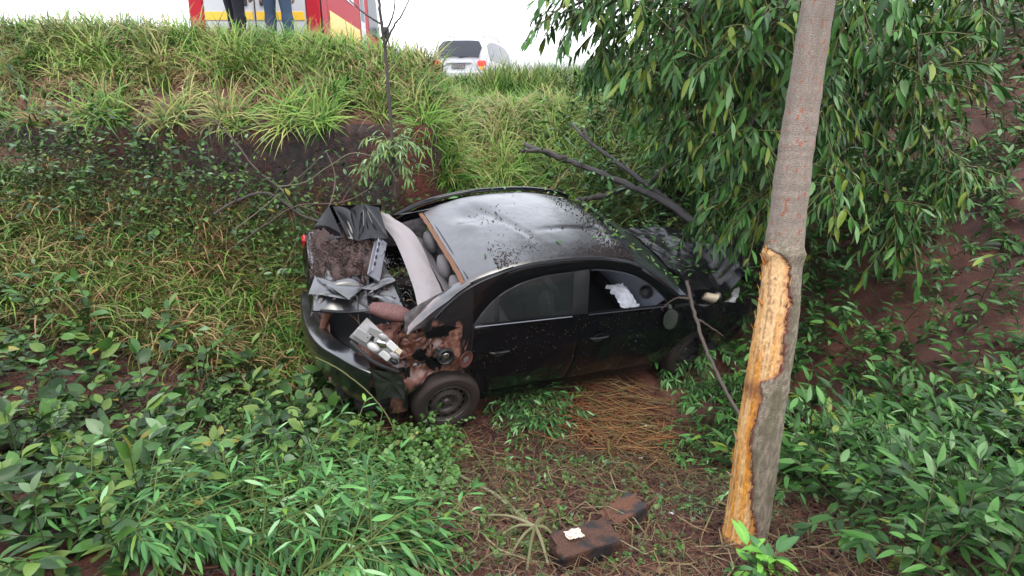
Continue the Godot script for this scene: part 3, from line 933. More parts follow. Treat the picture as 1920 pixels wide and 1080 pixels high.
	# rear face of the lid with the left lamp
	put(facet_sheet(bil(L0, L3, Vector3(-0.93, 0.80, 0.22), Vector3(-0.86, 0.82, -0.72)), 5, 1, 0.015, 4), M.paint, "lid_face", car)
	var rl := MB.new()
	rl.box(Vector3(-0.84, 0.95, -0.72), Vector3(0.05, 0.22, 0.1), 0.02, Basis(Vector3(0, 0, 1), 0.1))
	put(rl.done(), M.lens_red, "tail_lamp", car)
	# torn pieces: glossy shards, hinge bar, parcel shelf
	var shard := [[Vector3(-0.78, 1.0, 0.06), 0.24, 0.22], [Vector3(-0.60, 1.01, 0.10), 0.26, 0.24], [Vector3(-0.5, 1.03, 0.0), 0.2, 0.14], [Vector3(-0.36, 1.02, 0.12), 0.3, 0.08], [Vector3(-0.4, 1.0, 0.26), 0.26, 0.13], [Vector3(-0.72, 0.99, 0.18), 0.24, 0.12], [Vector3(-0.3, 1.06, -0.18), 0.18, 0.14]]
	for e in shard:
		var p: Vector3 = e[0]
		var bs := Basis(Vector3(0, 1, 0), rg.randf_range(-0.8, 0.8)) * Basis(Vector3(1, 0, 0), rg.randf_range(-0.5, 0.35))
		var a := bs * Vector3(e[1], 0, 0) * 0.5
		var b := bs * Vector3(0, 0, e[2]) * 0.5
		put(facet_sheet(bil(p - a - b, p + a - b, p + a + b * 0.5, p - a * 0.7 + b), 1, 1, 0.02, 8), M.paint_roof if e[1] > 0.2 else M.paint, "metal_shard", car)
	var hb := MB.new()
	var h0 := Vector3(-0.25, 1.16, -0.38)
	var h1 := Vector3(-0.42, 1.09, 0.12)
	var hx := (h1 - h0).normalized()
	var hbs := Basis(hx, Vector3(0.5, 0.7, 0.1).cross(hx).normalized(), hx.cross(Vector3(0.5, 0.7, 0.1).cross(hx)).normalized())
	hb.box((h0 + h1) * 0.5, Vector3(h0.distance_to(h1), 0.12, 0.025), 0.008, hbs)
	hb.box((h0 + h1) * 0.5 + hbs * Vector3(0, -0.05, 0.03), Vector3(h0.distance_to(h1), 0.014, 0.06), 0.004, hbs)
	var bar := put(hb.done(), M.metal_grey, "hinge_bar", car)
	for k in 5:
		var so := MB.new()
		so.box(h0.lerp(h1, 0.15 + 0.17 * k) + hbs * Vector3(0, -0.045, 0.062), Vector3(0.045, 0.02, 0.004), 0.001, hbs)
		put(so.done(), M.black_inside, "slot", bar)
	var sh := MB.new()
	sh.grid(26, 8, func(u, w):
		var a: Vector3 = curve([Vector3(-0.26, 1.26, -0.66), Vector3(-0.14, 1.16, -0.38), Vector3(-0.10, 1.02, 0.05), Vector3(-0.12, 0.98, 0.34), Vector3(-0.16, 0.99, 0.54)], 26)[int(round(u * 26.0))]
		var b: Vector3 = curve([Vector3(-0.14, 1.29, -0.60), Vector3(0.05, 1.19, -0.36), Vector3(0.10, 1.05, 0.04), Vector3(0.10, 1.0, 0.34), Vector3(0.04, 1.0, 0.54)], 26)[int(round(u * 26.0))]
		return a.lerp(b, w) + Vector3(0, 0.02 * sin(PI * w) + 0.012 * nz.get_noise_2d(u * 8.0, w * 4.0), 0))
	put(sh.done(), M.shelf, "parcel_shelf", car)
	var s2 := MB.new()
	s2.grid(26, 4, func(u, w):
		var z: float = lerpf(-0.58, 0.5, u)
		return Vector3(0.12 + 0.08 * w, 1.06 - 0.06 * u - 0.04 * w + 0.01 * sin(z * 7.0), z))
	put(s2.done(), M.shelf, "shelf_edge", car)

func tinted(c: Color) -> StandardMaterial3D:
	var m: StandardMaterial3D = M.paint_dirty.duplicate()
	m.vertex_color_use_as_albedo = false
	m.albedo_color = c.linear_to_srgb()
	return m

# ------------------------------------------------------------------ plants
class Leaves:
	var xf: Array[Transform3D] = []
	var tone := PackedInt32Array()
	func add(x: Transform3D, t: int) -> void:
		xf.append(x); tone.append(t)

const LANCE := [Color(0.018, 0.055, 0.012), Color(0.03, 0.092, 0.018), Color(0.048, 0.14, 0.026), Color(0.075, 0.195, 0.04), Color(0.14, 0.26, 0.10), Color(0.15, 0.21, 0.03)]
const FRESH := [Color(0.026, 0.085, 0.022), Color(0.045, 0.14, 0.034), Color(0.075, 0.21, 0.05), Color(0.11, 0.28, 0.075), Color(0.22, 0.38, 0.18), Color(0.13, 0.25, 0.035)]
const BROAD := [Color(0.02, 0.05, 0.014), Color(0.035, 0.09, 0.02), Color(0.06, 0.14, 0.028), Color(0.11, 0.18, 0.035), Color(0.13, 0.20, 0.10), Color(0.22, 0.20, 0.035)]
const GREENS := [Color(0.05, 0.14, 0.018), Color(0.10, 0.22, 0.028), Color(0.16, 0.29, 0.04), Color(0.24, 0.33, 0.07), Color(0.36, 0.31, 0.12), Color(0.06, 0.11, 0.025)]
const STRAW := [Color(0.27, 0.17, 0.075), Color(0.21, 0.11, 0.045), Color(0.33, 0.24, 0.11), Color(0.15, 0.08, 0.04), Color(0.13, 0.15, 0.04), Color(0.20, 0.19, 0.07)]

func leaf_shape(wr: float, droop: float, fold: float, col := Color.WHITE, nseg := 5) -> ArrayMesh:
	var mb := MB.new()
	for i in nseg + 1:
		var u := float(i) / nseg
		var h := wr * 0.5 * pow(sin(PI * pow(u, 0.8)), 0.85) + (0.012 if i < nseg else 0.002)
		var x := sin(droop * u) / maxf(droop, 0.001)
		var y := -(1.0 - cos(droop * u)) / maxf(droop, 0.001)
		var wav := 0.012 * sin(u * 17.0)
		mb.vert(Vector3(x, y + fold * h + wav, -h), col, Vector2(0, u))
		mb.vert(Vector3(x, y, 0), col * Color(1.12, 1.1, 1.05), Vector2(0.5, u))
		mb.vert(Vector3(x, y + fold * h - wav, h), col, Vector2(1, u))
	for i in nseg:
		var a := i * 3
		mb.quad(a, a + 3, a + 4, a + 1)
		mb.quad(a + 1, a + 4, a + 5, a + 2)
	return mb.done()

# the leaves nearest to the path are single parts, the mass behind them one part
func leaves_out(parent: Node3D, ls: Leaves, shape: Array, palette: Array, m: Material, singles: int, mass := "foliage") -> void:
	var inv := parent.global_transform.affine_inverse()
	var order := range(ls.xf.size())
	var dist := PackedFloat32Array()
	for x in ls.xf: dist.append(x.origin.distance_squared_to(EYE))
	order.sort_custom(func(a, b): return dist[a] < dist[b])
	var n := mini(singles, order.size())
	var cache := {}
	for k in n:
		var i: int = order[k]
		var key: int = ls.tone[i] * 10 + i % 2
		if not cache.has(key):
			cache[key] = leaf_shape(shape[0] * (1.0 if i % 2 else 1.15), shape[1] * (1.0 if i % 2 else 0.6), shape[2], palette[ls.tone[i]])
		put(cache[key], m, "leaf", parent, inv * ls.xf[i])
	if n >= order.size(): return
	for half in 2:
		var mm := MultiMesh.new()
		mm.transform_format = MultiMesh.TRANSFORM_3D
		mm.use_colors = true
		mm.mesh = leaf_shape(shape[0] * (1.0 if half else 1.15), shape[1] * (1.0 if half else 0.5), shape[2], Color.WHITE, 4)
		var idx := []
		for k in range(n, order.size()):
			if k % 2 == half: idx.append(order[k])
		mm.instance_count = idx.size()
		for k in idx.size():
			mm.set_instance_transform(k, inv * ls.xf[idx[k]])
			var c: Color = palette[ls.tone[idx[k]]]
			mm.set_instance_color(k, c * (0.8 + 0.4 * fposmod(idx[k] * 0.618, 1.0)))
		var o := MultiMeshInstance3D.new()
		o.multimesh = mm
		o.material_override = m
		o.name = piece_name(mass, parent)
		o.set_meta("kind", "stuff")
		parent.add_child(o, true)

func frame(dir: Vector3, up: Vector3) -> Basis:
	var x := dir.normalized()
	var z := x.cross(up)
	if z.length() < 0.05: z = x.cross(Vector3(0.3, 0.2, 0.9))
	z = z.normalized()
	return Basis(x, z.cross(x).normalized(), z)

func tone_pick(bias := 0.0) -> int:
	var r := rg.randf() + bias
	if r < 0.22: return 0
	if r < 0.48: return 1
	if r < 0.74: return 2
	if r < 0.9: return 3
	if r < 0.97: return 4
	return 5

# a twig with leaves down both sides; hang pulls the leaves towards the ground
func sprig(ls: Leaves, st: MB, a: Vector3, dir: Vector3, length: float, n: int, size: float, hang: float, col := Color(0.12, 0.17, 0.04), bias := 0.0) -> void:
	var d := dir.normalized()
	var p := a
	var path := PackedVector3Array([p])
	var sg := 1.0
	for i in n:
		d = (d + Vector3(0, -hang * 0.09, 0) + rv(0.06)).normalized()
		p += d * length / n
		path.append(p)
		var sd := d.cross(Vector3.UP)
		if sd.length() < 0.2: sd = rv()
		sd = sd.normalized() * sg
		sg = -sg
		var u := float(i + 1) / n
		var ld := (d * lerpf(0.55, 1.3, u * u) + sd * rg.randf_range(0.5, 1.0) + Vector3(0, -hang * rg.randf_range(0.3, 1.0), 0) + rv(0.25)).normalized()
		var bs := frame(ld, Vector3.UP + rv(0.55)).scaled_local(Vector3(1, 1, rg.randf_range(0.65, 1.3)) * size * rg.randf_range(0.5, 1.2))
		ls.add(Transform3D(bs, p), tone_pick(bias))
		if i == n - 1:
			ls.add(Transform3D(frame(d + rv(0.2) + Vector3(0, -hang * 0.5, 0), Vector3.UP + rv(0.5)).scaled_local(Vector3.ONE * size), p), tone_pick(bias))
	st.tube(path, 0.006 * size / 0.15, 0.003 * size / 0.15, 4, col, 0.0, false)

func tuft(nb: int, hgt: float, spread: float, width: float, bend: float) -> ArrayMesh:
	var mb := MB.new()
	for k in nb:
		var a := rg.randf() * TAU
		var o := Vector3(cos(a), 0, sin(a)) * spread * sqrt(rg.randf())
		var az := rg.randf() * TAU
		var out := Vector3(cos(az), 0, sin(az))
		var sd := out.cross(Vector3.UP)
		var L := hgt * rg.randf_range(0.5, 1.1)
		var lean := rg.randf_range(0.1, 0.6)
		var bd := bend * rg.randf_range(0.4, 1.3)
		var p := o
		var w := width * rg.randf_range(0.6, 1.3)
		var tone := rg.randf_range(0.75, 1.25)
		var col := Color(tone, tone, tone)
		if rg.randf() < 0.07: col = Color(1.7, 1.15, 1.2)
		var b := mb.v.size()
		var nseg := 5
		for i in nseg + 1:
			var u := float(i) / nseg
			var th := lean + bd * u
			var ww := w * (1.0 - pow(u, 2.2)) + 0.0006
			mb.vert(p - sd * ww, col, Vector2(0, u))
			mb.vert(p + sd * ww, col, Vector2(1, u))
			p += (out * sin(th) + Vector3.UP * cos(th)) * L / nseg + sd * rg.randf_range(-0.01, 0.01) * L
		for i in nseg:
			mb.quad(b + i * 2, b + i * 2 + 2, b + i * 2 + 3, b + i * 2 + 1)
	return mb.done()

func mass(called: String, label: String, mesh: Mesh, m: Material, xf: Array, cols: Array, parent: Node = self) -> void:
	var mm := MultiMesh.new()
	mm.transform_format = MultiMesh.TRANSFORM_3D
	mm.use_colors = true
	mm.mesh = mesh
	mm.instance_count = xf.size()
	for i in xf.size():
		mm.set_instance_transform(i, xf[i])
		mm.set_instance_color(i, cols[i])
	var o := MultiMeshInstance3D.new()
	o.multimesh = mm
	o.material_override = m
	o.name = numbered(called) if parent == self else piece_name(called, parent)
	tag(o, label, "", "", "stuff")
	parent.add_child(o, true)

# grass over an area: place() gives (x, z) or null, colour() the tone there
func grass(called: String, label: String, n: int, place: Callable, palette: Array, hgt: float, width: float, bend: float, nb := 14, tilt := Vector3.ZERO) -> void:
	for k in 3:
		var xf := []
		var cols := []
		for i in n / 3:
			var q = place.call()
			if q == null: continue
			var x: float = q.x
			var z: float = q.y
			var up := (Vector3.UP + tilt + rv(0.22)).normalized()
			var bs := Basis(Quaternion(Vector3.UP, up)) * Basis(Vector3.UP, rg.randf() * TAU)
			var s := rg.randf_range(0.6, 1.25)
			xf.append(Transform3D(bs.scaled_local(Vector3(s, s * rg.randf_range(0.8, 1.2), s)), Vector3(x, H(x, z) - 0.02, z)))
			var t := clampf(0.45 + 1.1 * nz.get_noise_2d(x * 3.0 + 7.0, z * 3.0) + rg.randf_range(-0.25, 0.25), 0, 0.999) * (palette.size() - 1)
			cols.append((palette[int(t)] as Color).lerp(palette[int(t) + 1], t - int(t)))
		mass(called, label, tuft(nb, hgt, 0.07, width, bend), M.grass, xf, cols)

func stick(called: String, label: String, category: String, pts: Array, r0: float, r1: float, col: Color, twigs := [], group := "") -> Node3D:
	var o := base(called, label, category, Transform3D(Basis.IDENTITY, pts[0]), group)
	var mb := MB.new()
	var p := curve(pts, pts.size() * 6)
	for i in p.size(): p[i] += rv(r0 * 0.35) - (pts[0] as Vector3)
	mb.tube(p, r0, r1, 9, col, 0.1)
	put(mb.done(), M.twig, "stem", o)
	for t in twigs:
		var tb := MB.new()
		var q := curve(t, t.size() * 5)
		for i in q.size(): q[i] += rv(r1 * 0.3) - (pts[0] as Vector3)
		tb.tube(q, r1 * 0.9, r1 * 0.35, 6, col * Color(1.05, 1.0, 0.95), 0.06)
		put(tb.done(), M.twig, "twig", o)
	return o

func stems_done(st: MB, parent: Node3D, called := "twigs") -> void:
	if st.v.size() == 0: return
	var inv := parent.global_transform.affine_inverse()
	for i in st.v.size(): st.v[i] = inv * st.v[i]
	var o := put(st.done(), M.twig, called, parent)
	o.set_meta("kind", "stuff")

func build_hanging_tree() -> void:
	var root := Vector3(3.7, H(3.7, -7.6), -7.6)
	var t := base("broadleaf_tree", "leafy dark green tree leaning over the bonnet from the slope, long drooping leaves", "tree", Transform3D(Basis.IDENTITY, root))
	var bk := Color(0.075, 0.06, 0.052)
	var tr := MB.new()
	var tp := curve([root + Vector3(0, -0.3, 0), root + Vector3(-0.1, 1.2, 0.1), root + Vector3(-0.3, 2.6, 0.3), root + Vector3(-0.35, 4.6, 0.4)], 24)
	for i in tp.size(): tp[i] -= root
	tr.tube(tp, 0.17, 0.07, 12, bk, 0.06)
	put(tr.done(), M.bark, "trunk", t)
	var ls := Leaves.new()
	var st := MB.new()
	# limbs: origin height on the trunk, tip
	var limbs := [
		[1.3, pt(1330, 400, 6.0)], [1.6, pt(1290, 250, 5.6)], [1.9, pt(1240, 170, 5.8)], [2.2, pt(1130, 60, 6.0)], [2.5, pt(1060, 20, 5.8)],
		[2.6, pt(1160, -60, 5.2)], [2.4, pt(1260, 60, 5.0)], [2.0, pt(1330, 130, 4.7)], [1.5, pt(1400, 250, 4.9)], [1.2, pt(1420, 390, 5.4)],
		[2.8, pt(1340, -60, 4.8)], [2.2, pt(1450, 60, 4.6)], [1.8, pt(1540, 200, 5.0)], [1.4, pt(1560, 350, 5.2)], [2.6, pt(1620, 0, 4.8)], [2.0, pt(1740, 150, 5.2)], [1.4, pt(1790, 330, 5.6)], [2.7, pt(1850, 20, 5.4)], [1.2, pt(1680, 430, 5.6)], [0.9, pt(1330, 330, 7.4)], [1.0, pt(1250, 330, 7.8)], [1.5, pt(1210, 150, 7.6)], [2.0, pt(1150, 110, 7.4)],
	]
	for e in limbs:
		var a := root + Vector3(-0.12 * e[0], e[0], 0.1 * e[0])
		var b: Vector3 = e[1]
		var mid := a.lerp(b, 0.5) + Vector3(0, 0.45, 0) + rv(0.1)
		var lp := curve([a, mid, b], 18)
		var lb := MB.new()
		var loc := lp.duplicate()
		for i in loc.size(): loc[i] -= root
		lb.tube(loc, 0.045, 0.01, 7, bk, 0.05)
		put(lb.done(), M.bark, "limb", t)
		for i in range(5, lp.size()):
			var u := float(i) / (lp.size() - 1)
			var out := (lp[i] - lp[i - 1]).normalized()
			for k in (5 if u < 0.5 else 7):
				var d := (out * rg.randf_range(0.2, 1.0) + rv(0.9) + Vector3(0, 0.1, 0)).normalized()
				var q := lp[i] + rv(0.08)
				sprig(ls, st, q, d, rg.randf_range(0.28, 0.55), rg.randi_range(6, 10), rg.randf_range(0.12, 0.19), 1.0, Color(0.2, 0.2, 0.06), rg.randf_range(-0.05, 0.3))
	stems_done(st, t)
	leaves_out(t, ls, [0.2, 0.5, 0.35], LANCE, M.leaf, 300)
	print("hanging leaves ", ls.xf.size())

func heap_branch(called: String, label: String, group: String, pts: Array, n: int, size: float, singles: int, stem_col := Color(0.16, 0.22, 0.05), hang := 0.35, r := 0.012, lift := 0.0, nleaf := 9) -> void:
	var o := base(called, label, "branch", Transform3D(Basis.IDENTITY, pts[0]), group)
	var p := curve(pts, 20)
	var mb := MB.new()
	var loc := p.duplicate()
	for i in loc.size(): loc[i] -= pts[0]
	mb.tube(loc, r, r * 0.4, 7, stem_col)
	put(mb.done(), M.twig, "stem", o)
	var ls := Leaves.new()
	var st := MB.new()
	for i in n:
		var u := rg.randf_range(0.12, 1.0)
		var k := mini(int(u * 20.0), 19)
		var d := (p[k + 1] - p[k]).normalized()
		var sd := d.cross(Vector3.UP).normalized() * (1.0 if rg.randf() < 0.5 else -1.0)
		var dir := (d * rg.randf_range(0.1, 1.2) + rv(0.45) + sd * rg.randf_range(0.1, 1.1) + Vector3(0, rg.randf_range(-0.1, 0.45) + lift, 0)).normalized()
		sprig(ls, st, p[k] + rv(0.02), dir, rg.randf_range(0.22, 0.42), nleaf, size, hang, stem_col)
	for i in ls.xf.size():
		var q := ls.xf[i]
		var g := H(q.origin.x, q.origin.z) + 0.02
		if q.origin.y < g: ls.xf[i].origin.y = g + rg.randf() * 0.03
	stems_done(st, o)
	leaves_out(o, ls, [0.16, 0.5, 0.35], FRESH, M.leaf, singles)

func weeds(called: String, label: String, n: int, place: Callable, size: float, hgt: float, palette: Array, shape: Array, singles: int, nleaf := 8, hang := 0.5) -> void:
	var q0 = place.call()
	while q0 == null: q0 = place.call()
	var o := base(called, label, "", Transform3D(Basis.IDENTITY, Vector3(q0.x, H(q0.x, q0.y), q0.y)))
	o.set_meta("kind", "stuff")
	var ls := Leaves.new()
	var st := MB.new()
	for i in n:
		var q = place.call()
		if q == null: continue
		var a := Vector3(q.x, H(q.x, q.y) - 0.01, q.y)
		var d := (Vector3.UP * rg.randf_range(0.3, 1.2) + rv(0.8)).normalized()
		d.y = absf(d.y)
		sprig(ls, st, a + Vector3(0, rg.randf() * hgt * 0.4, 0), d, hgt * rg.randf_range(0.5, 1.2), rg.randi_range(nleaf - 2, nleaf + 2), size * rg.randf_range(0.6, 1.2), hang, Color(0.10, 0.12, 0.035))
	stems_done(st, o, "stems")
	leaves_out(o, ls, shape, palette, M.leaf_dull if size < 0.05 else M.leaf, singles)


# ------------------------------------------------------------------ culvert wall, stripped tree, stones, litter
func build_wall() -> void:
	var o := base("retaining_wall", "low mud stained concrete wall under the grassy road bank behind the car", "wall", Transform3D(Basis.IDENTITY, Vector3(-3.9, 0.6, -7.52)))
	var mb := MB.new()
	var colf := func(_u, _w, p):
		var n: float = nz.get_noise_2d(p.x * 1.6, p.y * 2.4)
		var m: float = nz2.get_noise_2d(p.x * 7.0, p.y * 1.4)
		var c := Color(0.075, 0.043, 0.04).lerp(Color(0.135, 0.043, 0.027), clampf(0.5 + n * 1.6, 0, 1))
		c = c.lerp(Color(0.035, 0.032, 0.034), ss(0.0, 0.35, m) * 0.7)
		c = c.lerp(Color(0.22, 0.045, 0.028), exp(-pow((p.x - 2.72) / 0.2, 2.0)) * 0.8)
		return c.lerp(Color(0.03, 0.045, 0.016), ss(0.75, 0.2, p.y) * 0.5)
	# front, top and end faces with a worn, wavy arris
	mb.grid(120, 40, func(u, w):
		var x: float = lerpf(-4.6, 2.98, u)
		var y: float = lerpf(-0.3, 1.70, w)
		var zz: float = 0.012 * nz2.get_noise_2d(x * 5.0, y * 5.0)
		if w >= 1.0: zz -= 0.02
		return Vector3(x, y + (0.02 * nz.get_noise_1d(x * 6.0) if w >= 1.0 else 0.0), zz), colf)
	mb.grid(120, 3, func(u, w):
		var x: float = lerpf(-4.6, 2.98, u)
		return Vector3(x, 1.70 + 0.02 * nz.get_noise_1d(x * 6.0) + 0.006 * sin(PI * w), -0.02 - 0.22 * w), colf)
	mb.grid(6, 40, func(u, w):
		return Vector3(2.98, lerpf(-0.3, 1.70, w), lerpf(0.0, -0.24, u)), colf)
	put(mb.done(), M.concrete, "concrete_face", o)

func build_stripped_tree() -> void:
	var zs := func(t): return lerpf(-2.72, -3.15, t)
	var px := [Vector2(1386, 1050), Vector2(1402, 960), Vector2(1424, 800), Vector2(1441, 690), Vector2(1457, 590), Vector2(1466, 500), Vector2(1474, 430), Vector2(1486, 330), Vector2(1497, 250), Vector2(1512, 150), Vector2(1535, 0), Vector2(1580, -260), Vector2(1640, -560)]
	var pts := []
	for i in px.size():
		var u := float(i) / (px.size() - 1)
		pts.append(pt(px[i].x, px[i].y, -zs.call(u)))
	var root: Vector3 = pts[0]
	var o := base("stripped_tree", "leaning tree trunk beside the wreck, bark torn off down to orange wood", "tree", Transform3D(Basis.IDENTITY, root))
	var n := 400
	var path := curve(pts, n)
	var RAD := [Vector2(0.0, 0.132), Vector2(0.06, 0.122), Vector2(0.2, 0.112), Vector2(0.36, 0.1), Vector2(0.5, 0.087), Vector2(0.7, 0.076), Vector2(1.0, 0.06)]
	# share of the width that is bare, from the car side, at each height
	var BARE := [Vector2(0.0, 0.62), Vector2(0.04, 0.72), Vector2(0.085, 0.66), Vector2(0.12, 0.50), Vector2(0.16, 0.36), Vector2(0.2, 0.40), Vector2(0.235, 0.42), Vector2(0.25, 0.72), Vector2(0.3, 0.74), Vector2(0.36, 0.72), Vector2(0.41, 0.68), Vector2(0.445, 0.45), Vector2(0.46, 0.0)]
	var seg := 72
	var bark := MB.new()
	var wood := MB.new()
	var bare := []
	for i in n + 1:
		var s := float(i) / n
		var d := (path[mini(i + 1, n)] - path[maxi(i - 1, 0)]).normalized()
		var view := (EYE - path[i])
		view = (view - d * view.dot(d)).normalized()
		var lft := view.cross(d).normalized()
		if lft.x > 0: lft = -lft
		var r := ip(RAD, s)
		if s < 0.05: r += 0.02 * pow(1.0 - s / 0.05, 2.0)
		r += 0.012 * exp(-pow((s - 0.445) / 0.012, 2.0)) + 0.004 * nz.get_noise_1d(s * 40.0)
		var row := []
		for k in seg + 1:
			var a := TAU * k / seg - 1.2
			var dir := lft * cos(a) + view * sin(a)
			var share := (1.0 - cos(a)) * 0.5 if sin(a) > 0.0 else -0.3 * (1.0 - cos(a))
			var edge: float = ip(BARE, s) + 0.09 * nz2.get_noise_2d(s * 30.0, 3.0) + 0.06 * nz.get_noise_2d(s * 25.0, a * 2.0) + 0.03 * nz2.get_noise_2d(s * 150.0, a * 5.0)
			var isb := share < edge and (sin(a) > -0.75) and s < 0.457 + 0.02 * nz2.get_noise_2d(a * 3.0, 1.0) and s > 0.012
			row.append(isb)
			var p := path[i] - root
			var bn := nz2.get_noise_3d(p.x * 9 + cos(a) * 1.2, p.y * 6.0, sin(a) * 1.2)
			var rb := r * (1.0 + 0.03 * bn) - (0.02 if isb else 0.0)
			var bc := Color(0.22, 0.18, 0.135).lerp(Color(0.48, 0.41, 0.3), clampf(0.45 + 1.1 * nz2.get_noise_2d(a * 6.0, s * 80.0) + rg.randf_range(-0.25, 0.25), 0, 1))
			bc = bc.lerp(Color(0.17, 0.155, 0.085), ss(0.0, 0.3, nz.get_noise_2d(a * 2.0 + 9.0, s * 16.0)) * 0.6)
			bc = bc.lerp(Color(0.44, 0.36, 0.31), ss(0.44, 0.52, s) * 0.6)
			if s > 0.47: bc = bc.lerp(Color(0.5, 0.14, 0.06), ss(0.42, 0.5, nz2.get_noise_2d(a * 5.0, s * 45.0)))
			if not isb: bc = bc.lerp(Color(0.20, 0.04, 0.03), ss(0.10, 0.0, share - edge) * ss(0.47, 0.44, s) * (1.0 if sin(a) > 0 else 0.0))
			bark.vert(p + dir * rb, bc, Vector2(float(k) / seg, s))
			var wn := nz.get_noise_2d(a * 3.5, s * 9.0)
			var wf := nz2.get_noise_2d(a * 12.0, s * 14.0)
			var wc := Color(0.80, 0.33, 0.035).lerp(Color(0.85, 0.55, 0.26), clampf(0.35 + wn * 1.3 + 0.9 * ss(0.2, 0.36, s), 0, 1))
			wc = wc.lerp(Color(0.50, 0.16, 0.025), ss(0.06, -0.08, absf(share - edge) - 0.07) * 0.65)
			wc = wc.lerp(Color(0.20, 0.075, 0.04), ss(0.24, 0.36, wf + 0.5 * nz2.get_noise_2d(a * 20.0, s * 90.0)) * 0.6)
			wc = wc.lerp(Color(0.16, 0.06, 0.035), exp(-pow((s - 0.222) / 0.016, 2.0)) * 0.7)
			wood.vert(p + dir * (r * 0.985 - 0.006 + 0.002 * wf), wc, Vector2(float(k) / seg, s * 8.0))
		bare.append(row)
	for i in n:
		for k in seg:
			var a := i * (seg + 1) + k
			wood.quad(a, a + 1, a + seg + 2, a + seg + 1)
			var c := 0
			for e: Vector2i in [Vector2i(i, k), Vector2i(i, k + 1), Vector2i(i + 1, k + 1), Vector2i(i + 1, k)]:
				c += 1 if bare[e.x][e.y] else 0
			if c < 4: bark.quad(a, a + 1, a + seg + 2, a + seg + 1)
	put(bark.done(), M.bark, "bark", o)
	put(wood.done(), M.wood, "bare_wood", o)
	# splinters at the head of the wound and a few along its edge
	for k in 9:
		var s := 0.44 + rg.randf_range(-0.02, 0.02) if k < 6 else rg.randf_range(0.05, 0.4)
		var p := path[int(s * n)] - root
		var r := ip(RAD, s)
		var view := (EYE - path[int(s * n)]).normalized()
		var lft := Vector3(-1, 0, 0)
		var dir := (lft + view * rg.randf_range(-0.1, 0.5)).normalized()
		var a := p + dir * r * 0.96
		var sp := MB.new()
		var L := rg.randf_range(0.03, 0.06)
		sp.tube(curve([a, a + dir * 0.012 + Vector3(0, L * 0.5, 0), a + dir * rg.randf_range(0.012, 0.03) + Vector3(0, L, 0)], 6), 0.009, 0.002, 5, Color(0.6, 0.25, 0.06) if k % 2 else Color(0.45, 0.3, 0.18))
		put(sp.done(), M.wood, "splinter", o)
	# torn fibres along the wound's edge
	for k in 46:
		var s := rg.randf_range(0.03, 0.44)
		var i := int(s * n)
		var d := (path[i + 1] - path[i]).normalized()
		var view := (EYE - path[i])
		view = (view - d * view.dot(d)).normalized()
		var lft := view.cross(d).normalized()
		if lft.x > 0: lft = -lft
		var sh: float = clampf(ip(BARE, s) + rg.randf_range(-0.05, 0.03), 0.02, 0.95)
		if k % 3 == 0: sh = rg.randf_range(0.0, 0.04)
		var a := acos(1.0 - 2.0 * sh)
		var dir := lft * cos(a) + view * sin(a)
		var q := path[i] - root + dir * (ip(RAD, s) * 0.985 - 0.002)
		var L := rg.randf_range(0.015, 0.06)
		var fb := MB.new()
		fb.tube(curve([q, q + d * L * 0.5 + dir * 0.003, q + d * L + dir * rg.randf_range(0.003, 0.014) + lft * rg.randf_range(-0.01, 0.01)], 5), rg.randf_range(0.002, 0.005), 0.0008, 4, [Color(0.62, 0.3, 0.06), Color(0.5, 0.33, 0.16), Color(0.2, 0.08, 0.04)][k % 3])
		put(fb.done(), M.wood, "splinter", o)
	# crown above the frame
	var ls := Leaves.new()
	var st := MB.new()
	var topp := path[n]
	for k in 26:
		var d := (Vector3(rg.randf_range(-0.6, 1), rg.randf_range(0.0, 1.0), rg.randf_range(-1, 0.6))).normalized()
		var q := topp + d * rg.randf_range(0.1, 0.9)
		for j in 4: sprig(ls, st, q, d + rv(0.7), 0.4, 8, 0.18, 0.8)
	stems_done(st, o)
	leaves_out(o, ls, [0.2, 0.5, 0.3], LANCE, M.leaf, 0)

func stone(at: Vector3, size: Vector3, bs: Basis, label: String, c0: Color, c1: Color) -> void:
	var o := base("stone_block", label, "stone", Transform3D(bs, at), "")
	var mb := MB.new()
	var N := 16
	for ax in 3:
		for sg: float in [-1.0, 1.0]:
			mb.grid(N, N, func(u, w):
				var p := Vector3.ZERO
				p[ax] = sg
				p[(ax + 1) % 3] = (u * 2 - 1)
				p[(ax + 2) % 3] = (w * 2 - 1)
				var q := p.normalized()
				var e := Vector3(signf(p.x) * pow(absf(p.x), 1.0), p.y, p.z)
				var l := pow(pow(absf(e.x), 18.0) + pow(absf(e.y), 18.0) + pow(absf(e.z), 18.0), 1.0 / 18.0)
				e /= l
				e += q * (0.14 * nz.get_noise_3d(e.x * 4 + at.x * 9, e.y * 4, e.z * 4) + 0.05 * nz2.get_noise_3d(e.x * 7, e.y * 7, e.z * 7 + at.z * 3))
				return e * size * 0.5, func(_u, _w, p):
				var n: float = nz.get_noise_3d(p.x * 12.0, p.y * 12.0, p.z * 12.0 + at.x)
				var m: float = ss(-0.1, 0.25, n + 0.35 * p.normalized().y)
				return c0.lerp(c1, m))
	put(mb.done(), M.block, "block", o)

